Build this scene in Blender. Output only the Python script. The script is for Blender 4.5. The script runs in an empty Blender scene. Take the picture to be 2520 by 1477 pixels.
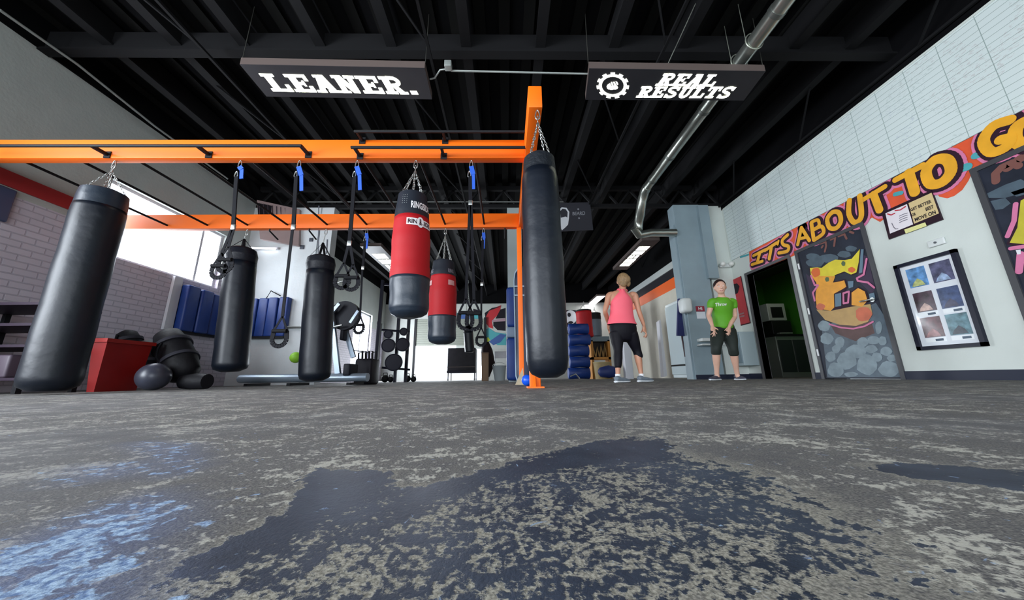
import bpy, bmesh, math, random
from mathutils import Vector as V, Matrix
random.seed(7)
C = bpy.context.scene.collection
PI = math.pi
# ------------------------------------------------------------ camera
F, PITCH, YAW, ROLL, H = 817.35, 0.228636, 0.0198476, -0.0135, 0.09
fw = V((math.sin(YAW)*math.cos(PITCH), math.cos(YAW)*math.cos(PITCH), math.sin(PITCH)))
r0 = V((math.cos(YAW), -math.sin(YAW), 0)); u0 = r0.cross(fw)
RT = r0*math.cos(ROLL)+u0*math.sin(ROLL); UP = -r0*math.sin(ROLL)+u0*math.cos(ROLL)
EYE = V((0, 0, H))
def ray(x, y): return RT*((x-1260)/F)-UP*((y-738.5)/F)+fw
def PX(x, y, X): d = ray(x, y); return EYE+d*(X/d.x)
def PY(x, y, Y): d = ray(x, y); return EYE+d*(Y/d.y)
def PZ(x, y, Z): d = ray(x, y); return EYE+d*((Z-H)/d.z)
cam_d = bpy.data.cameras.new('camera'); cam = bpy.data.objects.new('camera', cam_d); C.objects.link(cam)
m = Matrix.Identity(4)
for i in range(3): m[i][0] = RT[i]; m[i][1] = UP[i]; m[i][2] = -fw[i]; m[i][3] = EYE[i]
cam.matrix_world = m
cam_d.sensor_width = 36; cam_d.sensor_fit = 'HORIZONTAL'; cam_d.lens = F/2520*36
cam_d.clip_start = .005; cam_d.clip_end = 200
bpy.context.scene.camera = cam
# ------------------------------------------------------------ materials
def lin(c):
    def f(v):
        v /= 255.
        return v/12.92 if v <= .04045 else ((v+.055)/1.055)**2.4
    return (f(c[0]), f(c[1]), f(c[2]), 1)
MC = {}
def M(name, col, rough=.55, metal=0., noise=0., nscale=8., bump=0., bscale=40., emit=0., spec=.5, coat=0., stretch=None):
    if name in MC: return MC[name]
    if max(col) < 62 and spec == .5: spec = .22
    m = bpy.data.materials.new(name); m.use_nodes = True; MC[name] = m
    nt = m.node_tree; b = nt.nodes['Principled BSDF']
    c = lin(col)
    b.inputs['Base Color'].default_value = c
    b.inputs['Roughness'].default_value = rough; b.inputs['Metallic'].default_value = metal
    b.inputs['Specular IOR Level'].default_value = spec
    b.inputs['Coat Weight'].default_value = coat
    tc = nt.nodes.new('ShaderNodeTexCoord')
    src = tc.outputs['Object']
    if stretch:
        mp = nt.nodes.new('ShaderNodeMapping'); mp.inputs['Scale'].default_value = stretch
        nt.links.new(src, mp.inputs[0]); src = mp.outputs[0]
    if noise > 0:
        n = nt.nodes.new('ShaderNodeTexNoise'); n.inputs['Scale'].default_value = nscale; n.inputs['Detail'].default_value = 5
        nt.links.new(src, n.inputs['Vector'])
        rp = nt.nodes.new('ShaderNodeValToRGB')
        rp.color_ramp.elements[0].position = .3; rp.color_ramp.elements[1].position = .7
        rp.color_ramp.elements[0].color = (c[0]*(1-noise), c[1]*(1-noise), c[2]*(1-noise), 1)
        rp.color_ramp.elements[1].color = (min(1, c[0]*(1+noise)), min(1, c[1]*(1+noise)), min(1, c[2]*(1+noise)), 1)
        nt.links.new(n.outputs[0], rp.inputs[0]); nt.links.new(rp.outputs[0], b.inputs['Base Color'])
    if bump > 0:
        n2 = nt.nodes.new('ShaderNodeTexNoise'); n2.inputs['Scale'].default_value = bscale; n2.inputs['Detail'].default_value = 4
        nt.links.new(src, n2.inputs['Vector'])
        bp = nt.nodes.new('ShaderNodeBump'); bp.inputs['Strength'].default_value = bump; bp.inputs['Distance'].default_value = .02
        nt.links.new(n2.outputs[0], bp.inputs['Height']); nt.links.new(bp.outputs[0], b.inputs['Normal'])
    if emit > 0:
        b.inputs['Emission Color'].default_value = c; b.inputs['Emission Strength'].default_value = emit
    return m
# ------------------------------------------------------------ mesh builder
class MB:
    def __init__(s): s.v = []; s.f = []; s.smooth = []
    def add(s, vs, fs, sm=False):
        o = len(s.v); s.v += [V(p) for p in vs]; s.f += [[o+i for i in f] for f in fs]; s.smooth += [sm]*len(fs); return s
    def box(s, a, b):
        x0, x1 = sorted((a[0], b[0])); y0, y1 = sorted((a[1], b[1])); z0, z1 = sorted((a[2], b[2]))
        vs = [(x, y, z) for x in (x0, x1) for y in (y0, y1) for z in (z0, z1)]
        return s.add(vs, [(0, 1, 3, 2), (4, 6, 7, 5), (0, 4, 5, 1), (2, 3, 7, 6), (0, 2, 6, 4), (1, 5, 7, 3)])
    def rbox(s, a, b, r=.02):   # box with chamfered edges all round
        x0, x1 = sorted((a[0], b[0])); y0, y1 = sorted((a[1], b[1])); z0, z1 = sorted((a[2], b[2]))
        r = min(r, (x1-x0)*.45, (y1-y0)*.45, (z1-z0)*.45)
        bm = bmesh.new(); bmesh.ops.create_cube(bm, size=1)
        for v in bm.verts: v.co = V(((x0+x1)/2+v.co.x*(x1-x0), (y0+y1)/2+v.co.y*(y1-y0), (z0+z1)/2+v.co.z*(z1-z0)))
        bmesh.ops.bevel(bm, geom=bm.edges[:]+bm.verts[:], offset=r, segments=3, affect='EDGES', profile=.5)
        return s.bm(bm, True)
    def bm(s, bm, sm=False):
        bm.verts.index_update()
        s.add([v.co.copy() for v in bm.verts], [[v.index for v in f.verts] for f in bm.faces], sm); bm.free(); return s
    def obox(s, c, ax, ay, az, hx, hy, hz):
        c = V(c); ax, ay, az = V(ax).normalized(), V(ay).normalized(), V(az).normalized()
        vs = [c+ax*(i*hx)+ay*(j*hy)+az*(k*hz) for i in (-1, 1) for j in (-1, 1) for k in (-1, 1)]
        return s.add(vs, [(0, 1, 3, 2), (4, 6, 7, 5), (0, 4, 5, 1), (2, 3, 7, 6), (0, 2, 6, 4), (1, 5, 7, 3)])
    def bar(s, p, q, w, h=None, up=(0, 0, 1)):   # rectangular bar from p to q
        p, q = V(p), V(q); d = (q-p).normalized(); h = w if h is None else h
        sd = d.cross(V(up))
        if sd.length < 1e-4: sd = d.cross(V((1, 0, 0)))
        sd.normalize(); u = sd.cross(d)
        return s.obox((p+q)/2, d, sd, u, (q-p).length/2, w/2, h/2)
    def loft(s, rings, n=16, cap=True, ref=(0, 1, 0)):   # rings: (point, ra, rb), ra sideways, rb along ref
        pts = [V(r[0]) for r in rings]; vs = []
        for i, r in enumerate(rings):
            t = (pts[min(i+1, len(pts)-1)]-pts[max(i-1, 0)]).normalized()
            rf = V(ref); b = (rf-t*rf.dot(t))
            if b.length < .05: b = V((1, 0, 0))-t*t.x
            b.normalize(); a = t.cross(b)
            for k in range(n):
                an = 2*PI*k/n; vs.append(pts[i]+a*(r[1]*math.cos(an))+b*(r[2]*math.sin(an)))
        fs = []
        for i in range(len(rings)-1):
            for k in range(n):
                k2 = (k+1) % n; fs.append((i*n+k, i*n+k2, (i+1)*n+k2, (i+1)*n+k))
        s.add(vs, fs, True)
        if cap:
            s.add(vs[:n], [list(range(n))[::-1]], True); s.add(vs[-n:], [list(range(n))], True)
        return s
    def tube(s, pts, r, n=8):
        return s.loft([(p, r, r) for p in pts], n, True, (0.13, .31, .94))
    def cyl(s, p, q, r, r2=None, n=16):
        return s.loft([(p, r, r), (q, r if r2 is None else r2, r if r2 is None else r2)], n, True, (.02, 1, .03))
    def sphere(s, c, rx, ry=None, rz=None, n=16):
        ry = rx if ry is None else ry; rz = rx if rz is None else rz
        bm = bmesh.new(); bmesh.ops.create_uvsphere(bm, u_segments=n, v_segments=n//2+2, radius=1)
        for v in bm.verts: v.co = V((c[0]+v.co.x*rx, c[1]+v.co.y*ry, c[2]+v.co.z*rz))
        return s.bm(bm, True)
    def ring(s, c, nrm, R_, r, n=20, k=8, sx=1.):    # torus, optionally stretched along world Z
        c = V(c); nrm = V(nrm).normalized(); a = nrm.cross(V((0, 0, 1)))
        if a.length < .01: a = V((1, 0, 0))
        a.normalize(); b = a.cross(nrm)
        vs = []; fs = []
        for i in range(n):
            t = 2*PI*i/n; d = a*math.cos(t)+b*math.sin(t)*1.
            ctr = c+a*(R_*math.cos(t))+b*(R_*sx*math.sin(t))
            for j in range(k):
                u = 2*PI*j/k; vs.append(ctr+d*(r*math.cos(u))+nrm*(r*math.sin(u)))
        for i in range(n):
            for j in range(k):
                fs.append((i*k+j, ((i+1) % n)*k+j, ((i+1) % n)*k+(j+1) % k, i*k+(j+1) % k))
        return s.add(vs, fs, True)
    def prism(s, poly, d):     # closed polygon (3d points, planar) extruded by vector d
        n = len(poly); d = V(d); vs = [V(p) for p in poly]+[V(p)+d for p in poly]
        fs = [list(range(n))[::-1], [n+i for i in range(n)]]+[(i, (i+1) % n, n+(i+1) % n, n+i) for i in range(n)]
        return s.add(vs, fs)
    def face(s, poly): return s.add(poly, [list(range(len(poly)))])
    def ell(s, c, ax, ay, n=20):
        return s.add([V(c)+V(ax)*math.cos(2*PI*i/n)+V(ay)*math.sin(2*PI*i/n) for i in range(n)], [list(range(n))])
    def brush(s, pts, w, nrm, n=10):    # flat round-tipped stroke in the plane with normal nrm
        nrm = V(nrm).normalized(); pts = [V(p) for p in pts]
        ws = w if isinstance(w, (list, tuple)) else [w]*len(pts)
        lay = 0
        for p, q, w1, w2 in zip(pts, pts[1:], ws, ws[1:]):
            d = (q-p); lay += 1; p = p-nrm*(lay*.00008); q = q-nrm*(lay*.00008)
            if d.length < 1e-6: continue
            sd = d.normalized().cross(nrm)
            s.add([p+sd*w1/2, q+sd*w2/2, q-sd*w2/2, p-sd*w1/2], [(0, 1, 2, 3)])
        a = nrm.cross(V((0.3, .5, .8))).normalized(); b = a.cross(nrm)
        for p, w1 in zip(pts, ws): lay += 1; s.ell(p-nrm*(lay*.00008), a*w1/2, b*w1/2, 14)
        return s
    def xf(s, fn): s.v = [V(fn(p)) for p in s.v]; return s
def obj(name, mb, mat, parent=None, off=None):
    me = bpy.data.meshes.new(name)
    o = V(off) if off is not None else (parent.location if parent is not None and parent.parent is None else V((0, 0, 0)))
    if parent is not None and parent.parent is not None: o = parent.parent.location
    me.from_pydata([tuple(p-o) for p in mb.v], [], mb.f); me.update()
    for p, sm in zip(me.polygons, mb.smooth): p.use_smooth = sm
    me.materials.append(mat)
    ob = bpy.data.objects.new(name, me); C.objects.link(ob)
    if parent is not None: ob.parent = parent
    elif off is not None: ob.location = o
    return ob
def thing(name, label, cat, loc, group=None):
    o = bpy.data.objects.new(name, None); C.objects.link(o); o.location = V(loc); o.empty_display_size = .1
    o['label'] = label; o['category'] = cat
    if group: o['group'] = group
    return o
def tag(o, label, cat, group=None, kind=None):
    if label: o['label'] = label
    if cat: o['category'] = cat
    if group: o['group'] = group
    if kind: o['kind'] = kind
    return o
def single(name, mb, mat, label, cat, group=None, kind=None):
    n = len(mb.v); c = sum(mb.v, V((0, 0, 0)))/n; c.z = min(v.z for v in mb.v)
    return tag(obj(name, mb, mat, None, c), label, cat, group, kind)
def struct(name, mb, mat, label=None):
    o = obj(name, mb, mat); o['kind'] = 'structure'
    if label: o['label'] = label
    return o
def fuse(mb, vox=.008, smooth=2):     # one continuous skin out of overlapping volumes
    me = bpy.data.meshes.new('tmp'); me.from_pydata([tuple(p) for p in mb.v], [], mb.f); me.update()
    ob = bpy.data.objects.new('tmp', me); C.objects.link(ob)
    r = ob.modifiers.new('r', 'REMESH'); r.mode = 'VOXEL'; r.voxel_size = vox
    s = ob.modifiers.new('s', 'SMOOTH'); s.factor = .6; s.iterations = smooth
    dg = bpy.context.evaluated_depsgraph_get(); ev = ob.evaluated_get(dg); e = ev.to_mesh()
    out = MB(); out.v = [v.co.copy() for v in e.vertices]; out.f = [list(p.vertices) for p in e.polygons]; out.smooth = [True]*len(out.f)
    ev.to_mesh_clear(); bpy.data.objects.remove(ob); bpy.data.meshes.remove(me)
    return out
def text_pts(txt, size=1., bold=.02, ext=0):    # letter shapes as a flat mesh: list of verts (x, y) and faces
    cu = bpy.data.curves.new('t', 'FONT'); cu.body = txt; cu.size = size; cu.offset = bold; cu.align_x = 'CENTER'; cu.align_y = 'CENTER'; cu.resolution_u = 3
    ob = bpy.data.objects.new('t', cu); C.objects.link(ob)
    dg = bpy.context.evaluated_depsgraph_get(); e = ob.evaluated_get(dg).to_mesh()
    vs = [v.co.copy() for v in e.vertices]; fs = [list(p.vertices) for p in e.polygons]
    bpy.data.objects.remove(ob); bpy.data.curves.remove(cu)
    return vs, fs
def text_quad(txt, tl, tr, bl, br, bold=.02):   # letters fitted into a (planar) quad
    vs, fs = text_pts(txt, 1., bold)
    x0 = min(v.x for v in vs); x1 = max(v.x for v in vs); y0 = min(v.y for v in vs); y1 = max(v.y for v in vs)
    mb = MB(); out = []
    for v in vs:
        a = (v.x-x0)/(x1-x0); b = (v.y-y0)/(y1-y0)
        out.append((V(bl)*(1-a)+V(br)*a)*(1-b)+(V(tl)*(1-a)+V(tr)*a)*b)
    return mb.add(out, fs)
# ------------------------------------------------------------ room constants
XL, XR, YN, YB = -5.45, 4.85, 6.7, 14.9
ZT, ZC = 3.66, 4.35
def wall_x(name, X0, X1, y0, y1, z0, z1, holes, mat):   # wall slab lying in a plane of constant X, with openings
    ys = sorted({y0, y1}|{h[0] for h in holes}|{h[1] for h in holes}); zs = sorted({z0, z1}|{h[2] for h in holes}|{h[3] for h in holes})
    mb = MB()
    for a, b in zip(ys, ys[1:]):
        for c, d in zip(zs, zs[1:]):
            my, mz = (a+b)/2, (c+d)/2
            if any(h[0] < my < h[1] and h[2] < mz < h[3] for h in holes): continue
            mb.box((X0, a, c), (X1, b, d))
    return struct(name, mb, mat)
def wall_y(name, Y0, Y1, x0, x1, z0, z1, holes, mat):
    xs = sorted({x0, x1}|{h[0] for h in holes}|{h[1] for h in holes}); zs = sorted({z0, z1}|{h[2] for h in holes}|{h[3] for h in holes})
    mb = MB()
    for a, b in zip(xs, xs[1:]):
        for c, d in zip(zs, zs[1:]):
            mx, mz = (a+b)/2, (c+d)/2
            if any(h[0] < mx < h[1] and h[2] < mz < h[3] for h in holes): continue
            mb.box((a, Y0, c), (b, Y1, d))
    return struct(name, mb, mat)
# ------------------------------------------------------------ setting materials
def nodes(name):
    m = bpy.data.materials.new(name); m.use_nodes = True; nt = m.node_tree
    return m, nt, nt.nodes['Principled BSDF']
def floor_material():
    m, nt, b = nodes('worn_painted_concrete'); N = nt.nodes.new; L = nt.links.new
    tc = N('ShaderNodeTexCoord')
    def noise(scale, detail, rough=.55, dist=0., vec=None):
        n = N('ShaderNodeTexNoise'); n.inputs['Scale'].default_value = scale; n.inputs['Detail'].default_value = detail
        n.inputs['Roughness'].default_value = rough; n.inputs['Distortion'].default_value = dist
        L(vec or tc.outputs['Object'], n.inputs['Vector']); return n.outputs[0]
    def mathn(op, a, b_, c=None, clamp=False):
        n = N('ShaderNodeMath'); n.operation = op; n.use_clamp = clamp
        for i, x in enumerate((a, b_, c)):
            if x is None: continue
            if hasattr(x, 'is_linked') or hasattr(x, 'links'): L(x, n.inputs[i])
            else: n.inputs[i].default_value = x
        return n.outputs[0]
    def ramp(x, p0, p1, c0=(0, 0, 0, 1), c1=(1, 1, 1, 1)):
        r = N('ShaderNodeValToRGB'); r.color_ramp.elements[0].position = p0; r.color_ramp.elements[1].position = p1
        r.color_ramp.elements[0].color = c0; r.color_ramp.elements[1].color = c1; L(x, r.inputs[0]); return r.outputs[0]
    def mix(f, a, c):
        n = N('ShaderNodeMix'); n.data_type = 'RGBA'; L(f, n.inputs[0])
        for s_, x in ((6, a), (7, c)):
            if isinstance(x, tuple): n.inputs[s_].default_value = x
            else: L(x, n.inputs[s_])
        return n.outputs[2]
    at = N('ShaderNodeAttribute'); at.attribute_name = 'wear'; sep = N('ShaderNodeSeparateColor'); L(at.outputs['Color'], sep.inputs[0])
    paint, blue, solid = sep.outputs[0], sep.outputs[1], sep.outputs[2]
    big = noise(1.3, 4); mid = noise(9, 5, .6, .3); fine = noise(210, 6, .66, .15); grit = noise(520, 3); patch = noise(52, 5, .65, .1)
    # bare concrete: gray ground with tan and pale aggregate showing through
    conc = mix(ramp(grit, .36, .64), lin((74, 73, 75)), lin((122, 119, 114)))
    conc = mix(mathn('MULTIPLY', ramp(patch, .44, .62), .55), conc, lin((74, 74, 80)))
    pale = mathn('MULTIPLY', mathn('SUBTRACT', mathn('ADD', mathn('MULTIPLY', patch, .55), mathn('MULTIPLY', fine, .5)), mathn('SUBTRACT', .552, mathn('MULTIPLY', mathn('SUBTRACT', mid, .5), .5))), 18, clamp=True)
    conc = mix(mathn('MULTIPLY', pale, .85), conc, lin((186, 183, 172)))
    far = mix(ramp(mid, .35, .65), lin((88, 88, 92)), lin((124, 124, 126)))
    conc = mix(mathn('MULTIPLY', ramp(big, .45, .62), .5), conc, far)
    # dark paint left on it in flakes: amount follows the paint attribute
    paint = mathn('MULTIPLY', mathn('SUBTRACT', mathn('ADD', paint, mathn('MULTIPLY', mathn('SUBTRACT', patch, .5), .9)), .35), 3.2, clamp=True)
    v = mathn('ADD', mathn('MULTIPLY', fine, .55), mathn('MULTIPLY', patch, .45))
    v = mathn('ADD', v, mathn('MULTIPLY', mathn('SUBTRACT', mid, .5), .22))
    th = mathn('SUBTRACT', .74, mathn('MULTIPLY', paint, .285))
    th = mathn('SUBTRACT', th, mathn('MULTIPLY', solid, .13))
    fl = mathn('MULTIPLY', mathn('SUBTRACT', v, th), 22, clamp=True)
    paintc = mix(ramp(mid, .35, .65), lin((38, 46, 60)), lin((60, 69, 84)))
    conc2 = mix(mathn('MULTIPLY', paint, .55), conc, mix(ramp(grit, .4, .6), lin((136, 132, 118)), lin((192, 187, 170))))
    col = mix(fl, conc2, paintc)
    # pale blue paint remains at the left
    mp = N('ShaderNodeMapping'); mp.inputs['Scale'].default_value = (1, 1, 1); mp.inputs['Rotation'].default_value = (0, 0, .5); L(tc.outputs['Object'], mp.inputs[0])
    st = noise(60, 5, .62, .6, mp.outputs[0])
    bl = mathn('MULTIPLY', mathn('SUBTRACT', mathn('ADD', st, mathn('MULTIPLY', blue, .24)), .66), 16, clamp=True)
    bluec = mix(ramp(fine, .4, .6), lin((92, 118, 160)), lin((172, 196, 220)))
    col = mix(mathn('MULTIPLY', blue, .6), col, lin((90, 106, 148)))
    col = mix(bl, col, bluec)
    L(col, b.inputs['Base Color'])
    rg = N('ShaderNodeMapRange'); L(fl, rg.inputs[0]); rg.inputs[3].default_value = .8; rg.inputs[4].default_value = .5; b.inputs['Specular IOR Level'].default_value = .2; L(rg.outputs[0], b.inputs['Roughness'])
    hgt = mathn('ADD', mathn('MULTIPLY', fl, .6), mathn('MULTIPLY', fine, .8)); hgt = mathn('ADD', hgt, mathn('MULTIPLY', grit, .35))
    bp = N('ShaderNodeBump'); bp.inputs['Strength'].default_value = .5; bp.inputs['Distance'].default_value = .0012
    L(hgt, bp.inputs['Height']); L(bp.outputs[0], b.inputs['Normal'])
    return m
def brick_material(name, c1, c2, cm, w=.4, h=.2, bumps=.5, rot=None):
    m, nt, b = nodes(name); N = nt.nodes.new; L = nt.links.new
    tc = N('ShaderNodeTexCoord'); mp = N('ShaderNodeMapping'); mp.inputs['Rotation'].default_value = rot or (PI/2, 0, PI/2)
    mp.vector_type = 'POINT'
    sp = N('ShaderNodeSeparateXYZ'); cb = N('ShaderNodeCombineXYZ'); L(tc.outputs['Object'], sp.inputs[0])
    L(sp.outputs[0 if rot == 'x' else 1], cb.inputs[0]); L(sp.outputs[2], cb.inputs[1])
    nt.nodes.remove(mp)
    br = N('ShaderNodeTexBrick'); L(cb.outputs[0], br.inputs['Vector'])
    br.inputs['Color1'].default_value = lin(c1); br.inputs['Color2'].default_value = lin(c2); br.inputs['Mortar'].default_value = lin(cm)
    br.inputs['Scale'].default_value = 1; br.inputs['Brick Width'].default_value = w; br.inputs['Row Height'].default_value = h
    br.inputs['Mortar Size'].default_value = .008; br.inputs['Mortar Smooth'].default_value = .4
    n = N('ShaderNodeTexNoise'); n.inputs['Scale'].default_value = 3; n.inputs['Detail'].default_value = 6; L(tc.outputs['Object'], n.inputs['Vector'])
    mx = N('ShaderNodeMix'); mx.data_type = 'RGBA'; mx.blend_type = 'MULTIPLY'; mx.inputs[0].default_value = .15
    L(br.outputs[0], mx.inputs[6]); L(n.outputs[0], mx.inputs[7]); L(mx.outputs[2], b.inputs['Base Color'])
    bp = N('ShaderNodeBump'); bp.inputs['Strength'].default_value = bumps; bp.inputs['Distance'].default_value = .008; bp.invert = True
    L(br.outputs[1], bp.inputs['Height']); L(bp.outputs[0], b.inputs['Normal']); b.inputs['Roughness'].default_value = .6
    return m
def board_material():
    m, nt, b = nodes('gridded_whiteboard'); N = nt.nodes.new; L = nt.links.new
    tc = N('ShaderNodeTexCoord'); sp = N('ShaderNodeSeparateXYZ'); L(tc.outputs['Object'], sp.inputs[0])
    def mth(op, a, c, clamp=False):
        n = N('ShaderNodeMath'); n.operation = op; n.use_clamp = clamp
        for i, x in enumerate((a, c)):
            if isinstance(x, (int, float)): n.inputs[i].default_value = x
            else: L(x, n.inputs[i])
        return n.outputs[0]
    def lines(src, step, wd):
        f = mth('FRACT', mth('DIVIDE', src, step), 0); return mth('LESS_THAN', f, wd/step)
    hz = lines(sp.outputs[2], .0725, .005); vt = lines(sp.outputs[1], .315, .006)
    ln = mth('MAXIMUM', hz, vt)
    mp = N('ShaderNodeMapping'); mp.inputs['Scale'].default_value = (1, 14, 45); L(tc.outputs['Object'], mp.inputs[0])
    n = N('ShaderNodeTexNoise'); n.inputs['Scale'].default_value = 1.6; n.inputs['Detail'].default_value = 3; L(mp.outputs[0], n.inputs['Vector'])
    n2 = N('ShaderNodeTexNoise'); n2.inputs['Scale'].default_value = 2.3; L(tc.outputs['Object'], n2.inputs['Vector'])
    sc = mth('MULTIPLY', mth('GREATER_THAN', n.outputs[0], .57), mth('GREATER_THAN', n2.outputs[0], .5))
    cr = N('ShaderNodeValToRGB'); e = cr.color_ramp; e.elements[0].color = lin((120, 130, 170)); e.elements[1].color = lin((150, 110, 115)); e.elements.new(.5).color = lin((120, 150, 140))
    n3 = N('ShaderNodeTexNoise'); n3.inputs['Scale'].default_value = 1.1; L(tc.outputs['Object'], n3.inputs['Vector'])
    e.elements[0].position = .42; e.elements[-1].position = .58; L(n3.outputs[0], cr.inputs[0])
    def mix(f, a, c):
        k = N('ShaderNodeMix'); k.data_type = 'RGBA'
        if isinstance(f, float): k.inputs[0].default_value = f
        else: L(f, k.inputs[0])
        for s_, x in ((6, a), (7, c)):
            if isinstance(x, tuple): k.inputs[s_].default_value = x
            else: L(x, k.inputs[s_])
        return k.outputs[2]
    c0 = mix(ln, lin((212, 222, 220)), lin((150, 166, 162)))
    c1 = mix(mth('MULTIPLY', sc, .22), c0, cr.outputs[0])
    L(c1, b.inputs['Base Color']); b.inputs['Roughness'].default_value = .22; b.inputs['Specular IOR Level'].default_value = .5
    return m
white = M('white_wall_paint', (208, 214, 208), .55, noise=.04, nscale=2.5, bump=.08, bscale=60)
black = M('black_ceiling_paint', (7, 7, 9), .9, noise=.3, nscale=2, spec=.1)
blackb = M('black_steel', (27, 27, 30), .6)
navy_base = M('dark_navy_baseboard', (38, 42, 58), .4)
grayp = M('gray_column_paint', (140, 158, 166), .45, noise=.06, nscale=3)
orange = M('orange_powder_coat', (255, 112, 4), .5, noise=.03, nscale=4)
# ------------------------------------------------------------ floor
fl = MB(); x0, x1, y0, y1 = -5.7, 8.0, -6.0, YB+.2
xs = []; ys = []
def axis(a, b, lo, hi, fine):
    out = [a]; t = a
    while t < b-1e-6:
        t += fine if lo <= t < hi else max(fine, min(.8, .5*min(abs(t-lo), abs(t-hi))+fine)); out.append(min(t, b))
    return out
xs = axis(x0, x1, -1.6, 1.9, .02); ys = axis(y0, y1, .04, 1.6, .02)
nx, ny = len(xs), len(ys)
fl.add([(x, y, 0) for y in ys for x in xs], [(j*nx+i, j*nx+i+1, (j+1)*nx+i+1, (j+1)*nx+i) for j in range(ny-1) for i in range(nx-1)])
floor = struct('floor', fl, floor_material(), 'worn concrete floor with flaking dark blue paint')
def fp(pts): return [(PZ(x, y, 0).x, PZ(x, y, 0).y) for x, y in pts]
def inside(p, poly):
    r = False; n = len(poly)
    for i in range(n):
        a, b = poly[i], poly[i-1]
        if (a[1] > p[1]) != (b[1] > p[1]) and p[0] < (b[0]-a[0])*(p[1]-a[1])/(b[1]-a[1])+a[0]: r = not r
    return r
def sd(p, poly):
    best = 9
    for i in range(len(poly)):
        a, b = poly[i-1], poly[i]; dx, dy = b[0]-a[0], b[1]-a[1]; l = dx*dx+dy*dy+1e-12
        t = max(0, min(1, ((p[0]-a[0])*dx+(p[1]-a[1])*dy)/l)); best = min(best, math.hypot(p[0]-a[0]-t*dx, p[1]-a[1]-t*dy))
    return -best if inside(p, poly) else best
# shapes of the old paint on the concrete
POLY = [(fp([(350, 1600), (380, 1420), (560, 1320), (690, 1260), (790, 1190), (960, 1185), (1020, 1195), (1110, 1180), (1300, 1120), (1420, 1095), (1560, 1070), (1650, 1085), (1700, 1160), (1760, 1200), (1860, 1250), (2010, 1320), (2060, 1390), (1900, 1440), (1700, 1500), (1300, 1600)]), (1, 0, 0), .02),
        (fp([(1200, 1150), (1600, 1090), (1900, 1160), (2200, 1300), (2350, 1420), (2200, 1600), (1200, 1600)]), (.9, 0, 0), .07),
        (fp([(1250, 1040), (1700, 1040), (2000, 1100), (1800, 1150), (1300, 1130)]), (.5, 0, 0), .2),
        (fp([(760, 1150), (980, 1160), (940, 1205), (860, 1240), (600, 1380), (400, 1440), (480, 1370), (700, 1262)]), (1, 0, 1), .012),
        (fp([(1000, 1205), (1300, 1135), (1480, 1085), (1650, 1090), (1630, 1130), (1300, 1160), (1180, 1190), (1080, 1230), (880, 1320), (940, 1260)]), (1, 0, .9), .012),
        (fp([(2095, 1140), (2300, 1140), (2600, 1165), (2600, 1210), (2450, 1200), (2250, 1185)]), (1, 0, 1), .02),
        (fp([(2340, 1380), (2400, 1440), (2600, 1600), (2500, 1600), (2380, 1480)]), (1, 0, .7), .01),
        (fp([(-250, 1400), (0, 1350), (230, 1260), (370, 1215), (440, 1255), (430, 1300), (350, 1330), (330, 1400), (340, 1600), (-250, 1600)]), (0, 1, 0), .025),
        (fp([(330, 1090), (460, 1095), (470, 1150), (420, 1170), (390, 1120)]), (0, .8, 0), .03),
        (fp([(190, 1150), (350, 1140), (340, 1165), (200, 1185)]), (0, .8, 0), .03)]
att = floor.data.color_attributes.new('wear', 'FLOAT_COLOR', 'POINT')
for i, v in enumerate(floor.data.vertices):
    x, y = v.co.x, v.co.y; c = [0, 0, 0]
    if y > 0 and y < 3 and abs(x) < 4:
        for poly, w, soft in POLY:
            d = sd((x, y), poly)
            k = max(0, min(1, .5-d/(2*soft)))
            for j in range(3): c[j] = max(c[j], w[j]*k)
    d0 = math.hypot(x-.2, y-.3); c[0] = max(c[0], .12)
    att.data[i].color = (*c, 1)
# ------------------------------------------------------------ walls
wins = dict(a=(PX(300, 640, XL).y, PX(552, 620, XL).y, 1.79, 2.86))
wl = (wins['a'][0]-.35, wins['a'][1]+.0, wins['a'][2], wins['a'][3])
brick = brick_material('painted_white_block', (206, 200, 212), (200, 194, 206), (180, 175, 188), .2, .075, .6)
plaster_l = M('pale_gray_plaster', (176, 182, 178), .6, noise=.05, nscale=3, bump=.15, bscale=30)
w2 = (11.9, 13.5, .02, 2.62); w3 = (14.0, 14.75, .6, 2.5)
LOW = 2.12
wall_x('wall_left', XL-.25, XL, -6, YB, 0, LOW, [(wl[0], wl[1], wl[2], LOW), (w2[0], w2[1], w2[2], LOW), (w3[0], w3[1], w3[2], LOW), (-4.6, 1.9, .3, LOW)], brick)
wall_x('wall_left_upper', XL-.25, XL, -6, YB, LOW, 3.92, [(wl[0], wl[1], LOW, wl[3]), (w2[0], w2[1], LOW, w2[3]), (w3[0], w3[1], LOW, w3[3]), (-4.6, 1.9, LOW, 2.9)], plaster_l)
struct('trim_1', MB().box((XL-.25, -6, 3.92), (XL+.02, YB, ZC)), black)
D1 = (5.30, 6.30, 0, 2.02); D2 = (4.10, 5.10, 0, 2.03); D3 = (1.75, 2.93, 0, 2.08)
wall_x('wall_right', XR, XR+.12, -6, YB, 0, 2.44, [D1, D2, D3], white)
struct('wall_right_upper', MB().box((XR, -6, 2.44), (XR+.12, YB, ZT)), white)
struct('trim_2', MB().box((XR-.01, -6, ZT), (XR+.12, YB, ZC)), black)
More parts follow.
